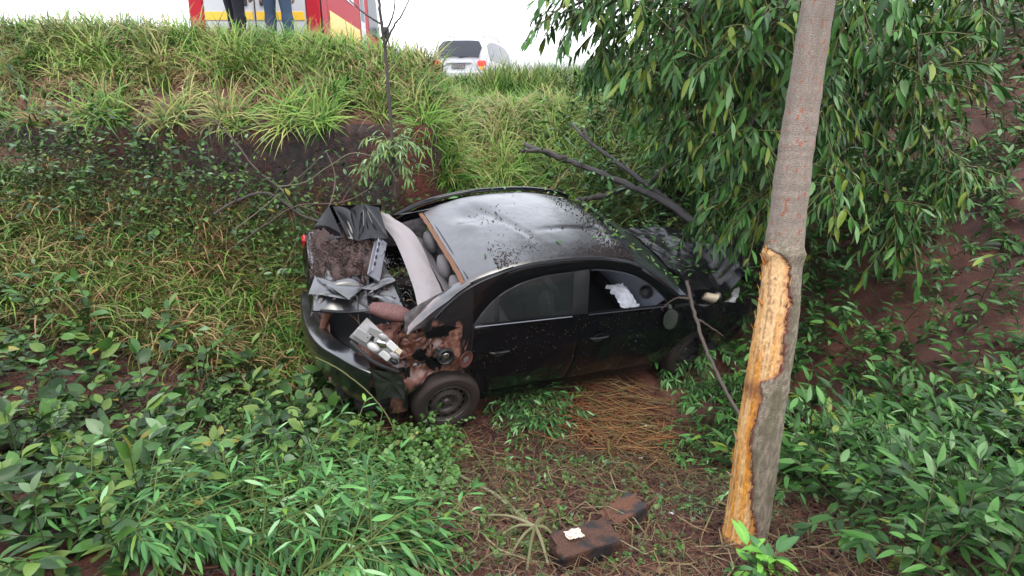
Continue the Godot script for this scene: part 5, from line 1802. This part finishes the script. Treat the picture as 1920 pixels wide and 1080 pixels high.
func build_vegetation() -> void:
	# road bank
	grass("bank_grass", "long wet green and straw coloured grass on the road bank", 5200, func():
		var q := Vector2(rg.randf_range(-8.0, 1.6), -rg.randf_range(7.72, 10.2))
		var bare := nz2.get_noise_2d(q.x * 2.0, q.y * 2.0)
		if q.x < -2.3 and -q.y < 8.3 + 0.6 * bare and rg.randf() < 0.9: return null
		if -q.y < 7.95 and nz2.get_noise_2d(q.x * 2.6, 5.0) < 0.02 and rg.randf() < 0.9: return null
		if bare < -0.22 and rg.randf() < 0.8: return null
		return q, GREENS, 0.5, 0.0075, 1.7, 11, Vector3(0, 0, 0.4))
	grass("dead_bank_grass", "dead brown grass lying among the green on the road bank", 1500, func():
		var q := Vector2(rg.randf_range(-8.0, 1.2), -rg.randf_range(7.62, 9.6))
		if nz2.get_noise_2d(q.x * 2.6, 5.0) < 0.0 and rg.randf() < 0.8 and -q.y < 8.2: return null
		return q, STRAW, 0.45, 0.006, 2.3, 9, Vector3(0, 0, 0.7))
	grass("verge_grass", "green grass along the top of the slope by the road", 2600, func():
		return Vector2(rg.randf_range(-2.4, 3.2), -rg.randf_range(9.6, 14.0)), GREENS, 0.36, 0.007, 1.5, 11)
	grass("tall_verge_grass", "tall grass on the crest of the slope right of the white car", 700, func():
		return Vector2(rg.randf_range(-0.5, 2.6), -rg.randf_range(10.5, 12.8)), GREENS, 0.6, 0.008, 1.0, 10)
	grass("overhanging_grass", "grass blades hanging over the edge of the concrete wall", 420, func():
		var q := Vector2(rg.randf_range(-8.0, -0.95), -rg.randf_range(7.58, 7.8))
		if nz2.get_noise_2d(q.x * 2.6, 5.0) < 0.06: return null
		return q, GREENS, 0.62, 0.0075, 2.1, 9, Vector3(0, 0, 0.9))
	grass("slope_grass", "lush drooping grass on the slope right of the wall end", 2500, func():
		var q := Vector2(rg.randf_range(-0.85, 1.9), -rg.randf_range(6.9, 9.8))
		if q.x > 0.75 and q.x < 1.75 and q.y < -8.0 and q.y > -9.6: return null
		if q.x > 0.0 and q.y > -8.9 + 0.8 * (q.x - 0.6) and rg.randf() < 0.88: return null
		return q, GREENS.slice(0, 5) + [Color(0.3, 0.24, 0.1)], 0.6, 0.009, 1.9, 12, Vector3(0, 0, 0.4))
	weeds("debris_leaves", "withered leaves and twigs heaped under the fallen grey branches", 900, func():
		var q := Vector2(rg.randf_range(0.0, 2.6), -rg.randf_range(6.4, 9.0))
		return null if on_car(q.x, q.y) else q, 0.1, 0.22, [Color(0.03, 0.045, 0.02), Color(0.07, 0.05, 0.03), Color(0.05, 0.08, 0.03), Color(0.10, 0.13, 0.06), Color(0.13, 0.15, 0.10), Color(0.14, 0.08, 0.04)], [0.3, 0.6, 0.2], 0, 7)
	weeds("wall_weeds", "tall straggling weeds in front of the concrete wall", 330, rect(-5.5, -1.0, 6.3, 7.35), 0.085, 1.0, BROAD, [0.42, 0.5, 0.2], 0, 10, 0.35)
	# left side: dry and green grass, then broad leaved weeds
	grass("gully_grass", "tangled dry and green grass left of the car's boot", 3000, func():
		var q: Vector2 = rect(-6.5, -1.7, 4.7, 6.9).call()
		return q, [Color(0.26, 0.16, 0.07), Color(0.33, 0.22, 0.1), Color(0.16, 0.18, 0.05)] + GREENS.slice(0, 3) + [Color(0.13, 0.1, 0.04), Color(0.22, 0.12, 0.05)], 0.55, 0.007, 2.2, 10)
	weeds("gully_weeds", "small leaved green weeds growing between the wall and the car", 520, rect(-6.5, -0.7, 5.7, 7.4), 0.075, 0.55, BROAD, [0.5, 0.4, 0.2], 0)
	weeds("broad_weeds", "broad leaved dark green weeds beside the rear bumper", 300, func():
		return Vector2(rg.randf_range(-5.0, -1.2), -rg.randf_range(3.2, 4.8)), 0.13, 0.42, BROAD, [0.46, 0.5, 0.25], 0, 7)
	weeds("seedlings", "small bright green weeds below the rear bumper", 900, func():
		var q: Vector2 = Vector2(rg.randf_range(-2.6, -0.45), -rg.randf_range(3.1, 4.5))
		return null if on_car(q.x, q.y) else q, 0.05, 0.2, [Color(0.05, 0.12, 0.025), Color(0.07, 0.16, 0.035), Color(0.1, 0.2, 0.05), Color(0.13, 0.24, 0.07), Color(0.16, 0.25, 0.12), Color(0.2, 0.22, 0.05)], [0.62, 0.3, 0.2], 0, 9)
	weeds("ground_seedlings", "tiny clover like seedlings scattered on the red soil", 1500, func():
		var q := Vector2(rg.randf_range(-1.3, 0.9), -rg.randf_range(2.4, 4.0))
		if nz2.get_noise_2d(q.x * 3.0, q.y * 3.0) < -0.05 + 0.25 * q.x: return null
		return q, 0.03, 0.06, [Color(0.05, 0.11, 0.025), Color(0.07, 0.14, 0.03), Color(0.09, 0.17, 0.045), Color(0.12, 0.2, 0.05), Color(0.14, 0.2, 0.1), Color(0.2, 0.2, 0.05)], [0.7, 0.2, 0.2], 0, 6)
	weeds("front_weeds", "leafy dark weeds in front of the car's nose and behind the stripped tree", 900, func():
		var q := Vector2(rg.randf_range(1.95, 5.2), -rg.randf_range(3.2, 7.6))
		return null if on_car(q.x, q.y) else q, 0.14, 0.45, LANCE, [0.26, 0.5, 0.25], 0, 8)
	weeds("slope_weeds", "dark leafy undergrowth on the slope behind the bonnet", 1500, func():
		var q := Vector2(rg.randf_range(0.7, 8.0), -rg.randf_range(6.6, 10.5))
		return null if on_car(q.x, q.y) else q, 0.14, 0.7, LANCE, [0.26, 0.5, 0.25], 0, 9)
	weeds("side_weeds", "leafy undergrowth to the right of the stripped tree", 800, rect(1.8, 4.8, 2.0, 4.4), 0.13, 0.5, LANCE, [0.26, 0.5, 0.25], 0, 8)
	weeds("bank_foot_weeds", "broad leaved weeds on the bank towards the cut branches", 380, rect(-4.6, -1.7, 1.9, 3.3), 0.12, 0.4, BROAD, [0.4, 0.5, 0.25], 0, 8)
	# cut leafy branches heaped at the photographer's feet
	var heaps := [
		["cut leafy branch with pale green stem across the heap in the corner", Vector3(430, 905, 0.10), Vector3(600, 925, 0.22), Vector3(720, 905, 0.12), 26],
		["cut leafy branch under the pale stem, leaves silvery below", Vector3(400, 985, 0.1), Vector3(560, 960, 0.2), Vector3(690, 930, 0.1), 26],
		["leafy branch fanning out at the upper edge of the heap", Vector3(420, 1010, 0.1), Vector3(600, 985, 0.22), Vector3(740, 960, 0.1), 30],
		["leafy branch lying lowest in the heap along the bottom", Vector3(410, 1070, 0.08), Vector3(600, 1060, 0.2), Vector3(745, 1030, 0.1), 32],
		["leafy branch end spilling over the soil beside the grass root", Vector3(560, 1085, 0.05), Vector3(690, 1060, 0.15), Vector3(800, 1050, 0.06), 24],
		["leafy branch outside the heap towards the bank", Vector3(250, 1000, 0.08), Vector3(360, 980, 0.22), Vector3(480, 960, 0.12), 28],
		["leafy branch lowest on the bank side of the heap", Vector3(180, 1080, 0.08), Vector3(320, 1060, 0.22), Vector3(480, 1040, 0.12), 30],
		["leafy branch farthest along the bank side", Vector3(20, 1040, 0.08), Vector3(150, 1000, 0.22), Vector3(280, 960, 0.12), 30],
		["leafy branch at the very foot of the bank", Vector3(560, 1120, 0.06), Vector3(680, 1090, 0.18), Vector3(745, 1085, 0.08), 26],
	]
	for h in heaps:
		var pts := []
		for k in [1, 2, 3]:
			var v: Vector3 = h[k]
			pts.append(gpt(v.x, minf(v.y, 1110)) + Vector3(0, v.z, 0))
		heap_branch("cut_branch", h[0], "cut leafy branches heaped in the corner", pts, int(h[4] * 3.3), 0.105, 34, Color(0.18, 0.25, 0.05), 0.95, 0.012, 0.15, 8)
	# broken leafy twigs by the car and the tree
	var twigs := [
		["leafy twig wilting on the soil below the rear door", [[985, 742, 0.1], [990, 775, 0.06], [1000, 830, 0.02]], 16, 0.085],
		["second leafy twig beside the rear wheel below the door", [[940, 745, 0.12], [955, 770, 0.06], [965, 800, 0.02]], 12, 0.085],
		["leafy twig with its tip pointing at the straw below the rear door", [[1010, 735, 0.12], [1030, 760, 0.08], [1045, 800, 0.03]], 14, 0.09],
		["small leafy twig on the soil between the straw and the blocks", [[1130, 860, 0.05], [1090, 880, 0.04], [1050, 890, 0.02]], 7, 0.07],
		["leafy twig below the front door end near the straw", [[1060, 735, 0.08], [1050, 770, 0.05], [1040, 810, 0.02]], 10, 0.08],
		["green leafy twigs flattened on the soil left of the stripped tree", [[1390, 790, 0.12], [1330, 820, 0.08], [1260, 860, 0.03]], 22, 0.11],
		["leafy twig below the flattened ones beside the tree foot", [[1385, 860, 0.08], [1345, 900, 0.05], [1320, 960, 0.02]], 16, 0.1],
		["leafy twig in the shade of the front wheel", [[1350, 680, 0.25], [1300, 690, 0.22], [1245, 705, 0.1]], 26, 0.11],
		["leafy twig between the front wheel and the stripped tree", [[1400, 720, 0.14], [1355, 735, 0.1], [1290, 740, 0.04]], 18, 0.11],
		["leafy twig right behind the foot of the stripped tree", [[1510, 880, 0.12], [1480, 900, 0.08], [1445, 940, 0.02]], 16, 0.1],
		["leafy twig farther right behind the tree foot", [[1560, 800, 0.12], [1510, 830, 0.08], [1470, 860, 0.03]], 16, 0.11],
	]
	for t in twigs:
		var pts := []
		for v in t[1]: pts.append(gpt(v[0], v[1]) + Vector3(0, v[2], 0))
		heap_branch("leafy_twig", t[0], "broken leafy twigs on the ground", pts, int(t[2] * 2.0), t[3], 40, Color(0.14, 0.17, 0.06), 0.5, 0.006, 0.0, 8)
	# pale feathery shrub before the wall
	var fp := pt(735, 330, 6.9)
	var fs := Leaves.new()
	var fst := MB.new()
	var fo := base("feathery_shrub", "pale green narrow leaved shrub in front of the wall beside the bare sapling", "shrub", Transform3D(Basis.IDENTITY, Vector3(fp.x, H(fp.x, fp.z), fp.z)))
	for k in 46:
		var q := pt(rg.randf_range(700, 765), rg.randf_range(255, 330), rg.randf_range(6.7, 7.1))
		sprig(fs, fst, q, Vector3(rg.randf_range(-0.7, 0.7), rg.randf_range(-0.1, 0.8), rg.randf_range(0, 0.7)), 0.24, 10, 0.13, 0.9, Color(0.2, 0.2, 0.08), 0.25)
	stems_done(fst, fo)
	leaves_out(fo, fs, [0.11, 0.7, 0.2], [Color(0.05, 0.12, 0.03), Color(0.08, 0.17, 0.05), Color(0.11, 0.21, 0.07), Color(0.15, 0.26, 0.10), Color(0.2, 0.3, 0.15), Color(0.15, 0.2, 0.05)], M.leaf, 120)
	# bright plant at the foot of the stripped tree
	var pp := gpt(1400, 1078)
	var ls := Leaves.new()
	var st := MB.new()
	var o := base("broadleaf_plant", "bright green broad leaved plant growing against the foot of the stripped tree", "plant", Transform3D(Basis.IDENTITY, pp))
	for k in 9:
		var a := rg.randf() * TAU
		var q := pp + Vector3(rg.randf_range(-0.12, 0.16), 0, rg.randf_range(-0.05, 0.1))
		sprig(ls, st, q, Vector3(cos(a) * 0.6, 1.0, sin(a) * 0.6), 0.14, 4, 0.13, 0.3, Color(0.14, 0.22, 0.05), 0.4)
	stems_done(st, o)
	leaves_out(o, ls, [0.33, 0.6, 0.3], [Color(0.06, 0.17, 0.03), Color(0.1, 0.27, 0.04), Color(0.13, 0.33, 0.05), Color(0.16, 0.38, 0.06), Color(0.08, 0.2, 0.05), Color(0.06, 0.15, 0.05)], M.leaf, 60)

func build_fallen_wood() -> void:
	var grey := Color(0.12, 0.105, 0.10)
	stick("fallen_branch", "long grey fallen branch lying behind the bonnet down to the slope foot", "branch", [pt(985, 272, 8.2), pt(1060, 300, 7.9), pt(1150, 335, 7.5), pt(1245, 378, 7.1), pt(1320, 432, 6.7), pt(1400, 500, 6.4)], 0.03, 0.05, grey, [[pt(1062, 300, 7.9), pt(1010, 282, 8.0), pt(975, 283, 8.1)], [pt(1180, 350, 7.4), pt(1120, 370, 7.3), pt(1080, 372, 7.3)]], "fallen grey branches")
	stick("fallen_branch", "shorter grey fallen branch crossing above the long one", "branch", [pt(1072, 232, 8.6), pt(1100, 262, 8.2), pt(1150, 300, 7.8), pt(1215, 348, 7.4), pt(1290, 405, 7.0)], 0.018, 0.035, grey, [[pt(1100, 262, 8.2), pt(1095, 245, 8.3), pt(1092, 240, 8.35)], [pt(1215, 348, 7.4), pt(1240, 320, 7.4), pt(1262, 290, 7.5)]], "fallen grey branches")
	stick("leaning_stick", "thin broken stick leaning from the front wing down to the soil", "branch", [pt(1288, 528, 4.75), pt(1303, 590, 4.5), pt(1322, 650, 4.2), pt(1350, 710, 3.9), pt(1388, 782, 3.55)], 0.014, 0.012, Color(0.15, 0.11, 0.09), [[pt(1310, 600, 4.45), pt(1330, 612, 4.5), pt(1356, 630, 4.55)], [pt(1290, 560, 4.6), pt(1265, 560, 4.7), pt(1240, 580, 4.75)]])
	stick("bare_sapling", "thin bare sapling rising in front of the wall with a forked top", "tree", [pt(742, 372, 6.7), pt(738, 300, 6.8), pt(731, 200, 6.9), pt(724, 110, 7.0), pt(718, 60, 7.0), pt(711, 0, 7.0), pt(704, -70, 7.0)], 0.021, 0.014, Color(0.10, 0.075, 0.065), [[pt(723, 82, 7.0), pt(738, 50, 6.95), pt(755, 25, 6.9), pt(772, -10, 6.9)], [pt(719, 62, 7.0), pt(735, 35, 7.0), pt(742, -10, 7.0)], [pt(718, 46, 7.0), pt(690, 30, 7.0), pt(650, -5, 7.0)]])
	stick("dry_vine", "pale dry vine arching in front of the wall over the weeds", "vine", [pt(520, 350, 6.5), pt(570, 342, 6.5), pt(620, 310, 6.5), pt(665, 287, 6.5), pt(720, 305, 6.6), pt(745, 340, 6.6)], 0.008, 0.006, Color(0.24, 0.20, 0.13), [[pt(540, 348, 6.5), pt(575, 320, 6.5), pt(602, 292, 6.5)], [pt(525, 350, 6.5), pt(545, 385, 6.4), pt(556, 418, 6.3)]])
	stick("dry_vine", "long dry stem slanting across the wall's far end", "vine", [pt(402, 225, 6.9), pt(440, 265, 6.8), pt(475, 312, 6.7), pt(520, 350, 6.6)], 0.009, 0.008, Color(0.14, 0.10, 0.085))
	stick("dry_vine", "bent grey stem in the weeds left of the boot", "vine", [pt(400, 402, 5.8), pt(440, 378, 5.9), pt(500, 362, 6.0), pt(560, 400, 6.1), pt(610, 420, 6.1)], 0.012, 0.014, Color(0.10, 0.075, 0.065), [[pt(440, 378, 5.9), pt(452, 355, 5.9), pt(470, 335, 5.9)]])
	stick("dry_vine", "brown branching stem drooping over the weeds below the wall", "vine", [pt(430, 470, 5.9), pt(500, 420, 6.0), pt(560, 385, 6.1), pt(640, 380, 6.2), pt(700, 350, 6.4)], 0.009, 0.006, Color(0.13, 0.085, 0.06), [[pt(500, 420, 6.0), pt(520, 380, 6.0), pt(515, 345, 6.0)], [pt(560, 385, 6.1), pt(600, 400, 6.0), pt(640, 425, 6.0)], [pt(640, 380, 6.2), pt(660, 350, 6.3), pt(690, 335, 6.3)]])
	stick("dry_vine", "forked pale twig poking up from the weeds in front of the wall", "vine", [pt(600, 425, 6.0), pt(620, 380, 6.1), pt(628, 330, 6.3), pt(612, 285, 6.4)], 0.007, 0.004, Color(0.2, 0.16, 0.1), [[pt(620, 380, 6.1), pt(650, 350, 6.1), pt(662, 320, 6.1)]])
	stick("dry_vine", "straight pale stem crossing the weeds towards the boot", "vine", [pt(440, 430, 5.6), pt(480, 400, 5.7), pt(525, 362, 5.8)], 0.006, 0.005, Color(0.22, 0.19, 0.12))
	stick("grass_stalk", "thin yellow grass stalk standing among the dry grass left of the bumper", "grass stalk", [pt(488, 660, 4.7), pt(505, 590, 4.75), pt(528, 520, 4.8), pt(560, 440, 4.85)], 0.004, 0.002, Color(0.3, 0.28, 0.12))
	stick("grass_stalk", "yellow green seed stalk arching along the rear bumper to the ground", "grass stalk", [pt(592, 670, 4.15), pt(640, 695, 3.95), pt(690, 735, 3.8), pt(725, 778, 3.7), pt(742, 815, 3.65)], 0.005, 0.004, Color(0.2, 0.2, 0.06))
	stick("grass_stalk", "flattened pale stalk lying on the soil up from the pulled grass root", "grass stalk", [gpt(818, 868) + Vector3(0, 0.03, 0), gpt(870, 905) + Vector3(0, 0.04, 0), gpt(935, 945) + Vector3(0, 0.05, 0), gpt(995, 1000) + Vector3(0, 0.04, 0)], 0.009, 0.013, Color(0.42, 0.44, 0.22))
	stick("grass_stalk", "darker stalk lying beside the pale one on the soil", "grass stalk", [gpt(868, 812) + Vector3(0, 0.03, 0), gpt(905, 880) + Vector3(0, 0.03, 0), gpt(950, 950) + Vector3(0, 0.035, 0), gpt(1000, 1003) + Vector3(0, 0.03, 0)], 0.007, 0.011, Color(0.27, 0.28, 0.11))
	# pulled grass root, blades spread like a star
	var c := gpt(1003, 1008) + Vector3(0, 0.07, 0)
	var rt := base("grass_root", "uprooted grass clump with pale blades spread like a star beside the dark block", "grass", Transform3D(Basis.IDENTITY, c))
	for e in [[960, 1050], [988, 1085], [1028, 1075], [1040, 1020], [1018, 985], [915, 980], [1035, 985], [945, 1010]]:
		var q := gpt(e[0], e[1]) + Vector3(0, 0.04, 0)
		var b := MB.new()
		var pth := curve([Vector3.ZERO, (q - c) * 0.5 + Vector3(0, 0.03, 0), q - c], 8)
		b.tube(pth, 0.012, 0.006, 5, Color(0.5, 0.46, 0.26).lerp(Color(0.22, 0.22, 0.07), rg.randf()))
		put(b.done(), M.twig, "blade", rt)
	# litter layers
	straws("needle_litter", "red brown fibres and needles strewn over the soil", 4200, func():
		return Vector3(rg.randf_range(-1.6, 2.2), -rg.randf_range(2.1, 4.6), 0), 0.05, 0.2, 0.004, [Color(0.17, 0.06, 0.035), Color(0.28, 0.12, 0.06), Color(0.1, 0.04, 0.03), Color(0.4, 0.27, 0.14), Color(0.3, 0.24, 0.12)])
	straws("pale_straws", "loose pale and green grass stems lying on the soil", 230, func():
		return Vector3(rg.randf_range(-1.2, 1.7), -rg.randf_range(2.2, 4.3), 0), 0.15, 0.5, 0.005, [Color(0.38, 0.27, 0.12), Color(0.26, 0.25, 0.08), Color(0.45, 0.36, 0.2), Color(0.3, 0.16, 0.08)])
	var sc := gpt(1160, 800)
	straws("straw", "orange straw flattened on the soil below the front door", 640, func():
		var a := rg.randf() * TAU
		var r := sqrt(rg.randf())
		return Vector3(sc.x + cos(a) * r * 0.4 + rg.randfn(0, 0.2), sc.z + sin(a) * r * 0.4 + rg.randfn(0, 0.18), -0.7 + rg.randfn(0, 0.75)), 0.12, 0.5, 0.006, [Color(0.56, 0.25, 0.08), Color(0.46, 0.16, 0.05), Color(0.6, 0.38, 0.15), Color(0.3, 0.11, 0.05), Color(0.3, 0.27, 0.08)])
	straws("dry_litter", "dry stalks and twigs tangled left of the car", 2600, func():
		var q: Vector2 = rect(-5.5, -1.2, 3.2, 7.3).call()
		return Vector3(q.x, q.y, 0), 0.15, 0.6, 0.005, [Color(0.25, 0.16, 0.08), Color(0.16, 0.09, 0.05), Color(0.3, 0.22, 0.1), Color(0.1, 0.07, 0.05)], 0.8)
	straws("wall_twigs", "tangle of bare twigs and dead stems before the concrete wall", 420, func():
		var q: Vector2 = rect(-5.0, -0.9, 5.9, 7.3).call()
		return Vector3(q.x, q.y, 0), 0.4, 1.0, 0.006, [Color(0.2, 0.14, 0.09), Color(0.13, 0.09, 0.065), Color(0.28, 0.22, 0.13)], 1.2)
	straws("fallen_twigs", "tangle of dead twigs behind the windscreen and bonnet", 1500, func():
		var q: Vector2 = rect(-0.1, 3.0, 6.4, 8.9).call()
		return Vector3(q.x, q.y, 0), 0.2, 0.9, 0.008, [Color(0.12, 0.09, 0.08), Color(0.18, 0.13, 0.1), Color(0.08, 0.06, 0.05), Color(0.22, 0.12, 0.09)], 0.6)
	straws("hollow_stems", "pale upright stems in the dark hollow of the bank", 90, func():
		return Vector3(rg.randf_range(0.95, 1.55), -rg.randf_range(8.5, 9.3), 0), 0.5, 1.0, 0.005, [Color(0.22, 0.16, 0.13), Color(0.15, 0.1, 0.09)], 1.5)
	crumbs("soil_clods", "small clods of red soil on the ground", 14000, func():
		var x := rg.randf_range(-1.6, 2.4)
		var z := -rg.randf_range(2.1, 4.8)
		return Vector3(x, H(x, z) + 0.004, z), 0.004, 0.03, [Color(0.14, 0.05, 0.03), Color(0.08, 0.03, 0.02), Color(0.2, 0.08, 0.05), Color(0.05, 0.025, 0.02)])
	# earth and bits thrown over the car
	crumbs("roof_soil", "dark soil crumbs along the near edge of the car roof", 4600, func():
		var x := rg.randf_range(0.42, 1.7)
		var z := 0.62 - absf(rg.randfn(0.0, 0.09)) * (1.6 if x < 0.8 else 1.0)
		if rg.randf() < 0.12: z = rg.randf_range(-0.3, 0.6)
		if rg.randf() < 0.16: x = rg.randf_range(1.35, 1.75); z = rg.randf_range(-0.62, 0.6)
		return CAR * Vector3(x, ip(ROOF, x) + 0.055 * (1.0 - pow(clampf(absf(z) / 0.635, 0, 1), 2.6)) + 0.006, z), 0.003, 0.013, [Color(0.05, 0.03, 0.025), Color(0.09, 0.05, 0.04), Color(0.03, 0.022, 0.02)])
	var lid := func(u: float, w: float) -> Vector3:
		return Vector3(-0.83, 1.10, -0.70).lerp(Vector3(-0.27, 1.24, -0.66), u).lerp(Vector3(-0.88, 0.93, 0.22).lerp(Vector3(-0.25, 0.93, 0.34), u), w)
	var hp := MB.new()
	hp.grid(60, 60, func(u, w):
		var p: Vector3 = lid.call(lerpf(-0.02, 0.97, u), lerpf(0.0, 0.8, w))
		var edge: float = ss(0.0, 0.12, u) * ss(1.0, 0.8, u) * ss(0.0, 0.1, w) * ss(1.0, 0.7, w + 0.5 * nz2.get_noise_2d(u * 5.0, w * 5.0))
		return p + Vector3(0, -0.035 + edge * (0.085 + 0.06 * nz.get_noise_2d(u * 6.0, w * 6.0)) + 0.03 * nz2.get_noise_2d(u * 16.0, w * 16.0), 0), func(u, w, _p):
		var k: float = clampf(0.5 + nz2.get_noise_2d(u * 14.0, w * 14.0), 0, 1)
		return Color(0.035, 0.017, 0.014).lerp(Color(0.10, 0.045, 0.034), k))
	var heap := base("earth_heap", "dark earth heaped over the crumpled boot lid of the wreck", "", CAR)
	heap.set_meta("kind", "stuff")
	put(hp.done(), M.mud, "earth", heap)
	crumbs("boot_soil", "clods and crumbs scattered over the earth on the boot lid", 2600, func():
		var u := clampf(rg.randfn(0.42, 0.28), 0, 1)
		var w := clampf(rg.randfn(0.36, 0.24), 0.02, 0.95)
		return CAR * (lid.call(u, w) + Vector3(0, 0.012 + 0.05 * exp(-pow((w - 0.35) / 0.25, 2.0)), 0)), 0.003, 0.016, [Color(0.06, 0.03, 0.025), Color(0.12, 0.055, 0.042), Color(0.03, 0.018, 0.016), Color(0.2, 0.12, 0.09)])
	crumbs("bonnet_soil", "dark soil crumbs and chips over the bonnet and windscreen", 1500, func():
		var x := rg.randf_range(1.8, 3.15)
		var z := rg.randf_range(-0.66, 0.56) 
		if x < 2.35: return CAR * Vector3(x, 1.37 - 0.66 * (x - 1.7) + 0.04, z * 0.95)
		if z > 0.0 and rg.randf() < 0.55: return null
		return CAR * Vector3(x, 0.975 + 0.06 * (1.0 - pow(absf(z) / 0.72, 2.0)) + 0.03 + 0.05 * ss(2.7, 3.0, x), z), 0.003, 0.012, [Color(0.03, 0.02, 0.018), Color(0.05, 0.035, 0.03), Color(0.07, 0.075, 0.03), Color(0.02, 0.016, 0.015)])
	crumbs("door_specks", "specks of mud and chaff stuck to the car's near side", 1300, func():
		var x := rg.randf_range(0.1, 2.9)
		var y := rg.randf_range(0.3, 0.94)
		return CAR * Vector3(x, y, hw(x, y) + 0.001), 0.0015, 0.008, [Color(0.1, 0.06, 0.04), Color(0.16, 0.1, 0.07), Color(0.12, 0.12, 0.06), Color(0.2, 0.17, 0.13)])
	crumbs("glass_crumbs", "crumbs of broken safety glass on the parcel shelf and boot", 500, func():
		return CAR * Vector3(rg.randf_range(-0.3, 0.15), rg.randf_range(1.0, 1.08), rg.randf_range(-0.3, 0.5)), 0.002, 0.006, [Color(0.4, 0.45, 0.42), Color(0.6, 0.62, 0.6)])
	# dead and green leaves on the ground
	var gl := Leaves.new()
	var go := base("leaf_litter", "small dead and green leaves lying on the red soil", "")
	go.set_meta("kind", "stuff")
	for k in 1500:
		var x := rg.randf_range(-1.7, 2.4)
		var z := -rg.randf_range(2.1, 4.8)
		if on_car(x, z): continue
		gl.add(Transform3D(frame(rv(1.0) * Vector3(1, 0.15, 1), Vector3.UP + rv(0.35)).scaled_local(Vector3.ONE * rg.randf_range(0.025, 0.075)), Vector3(x, H(x, z) + 0.02, z)), rg.randi() % 6)
	leaves_out(go, gl, [0.42, 0.5, 0.2], [Color(0.14, 0.06, 0.035), Color(0.06, 0.12, 0.03), Color(0.2, 0.12, 0.06), Color(0.05, 0.09, 0.025), Color(0.11, 0.17, 0.08), Color(0.09, 0.045, 0.03)], M.leaf_dull, 0)
	# leaves and chips on the car
	var ls := Leaves.new()
	var lo := base("fallen_leaves", "loose green leaves dropped on the roof, windscreen and bonnet", "leaves", CAR)
	lo.set_meta("kind", "stuff")
	for k in 420:
		var x := rg.randf_range(0.3, 3.1)
		var z := rg.randf_range(-0.65, 0.55)
		if x < 1.5 and rg.randf() < 0.85: continue
		var y := ip(ROOF, x) + 0.05 if x < 1.66 else (1.37 - 0.66 * (x - 1.7) + 0.05 if x < 2.35 else 1.07)
		ls.add(Transform3D(CAR.basis * frame(rv(1.0) * Vector3(1, 0.2, 1), Vector3.UP + rv(0.3)).scaled_local(Vector3.ONE * rg.randf_range(0.04, 0.09)), CAR * Vector3(x, y, z)), tone_pick(0.15))
	leaves_out(lo, ls, [0.28, 0.3, 0.2], LANCE, M.leaf, 0)
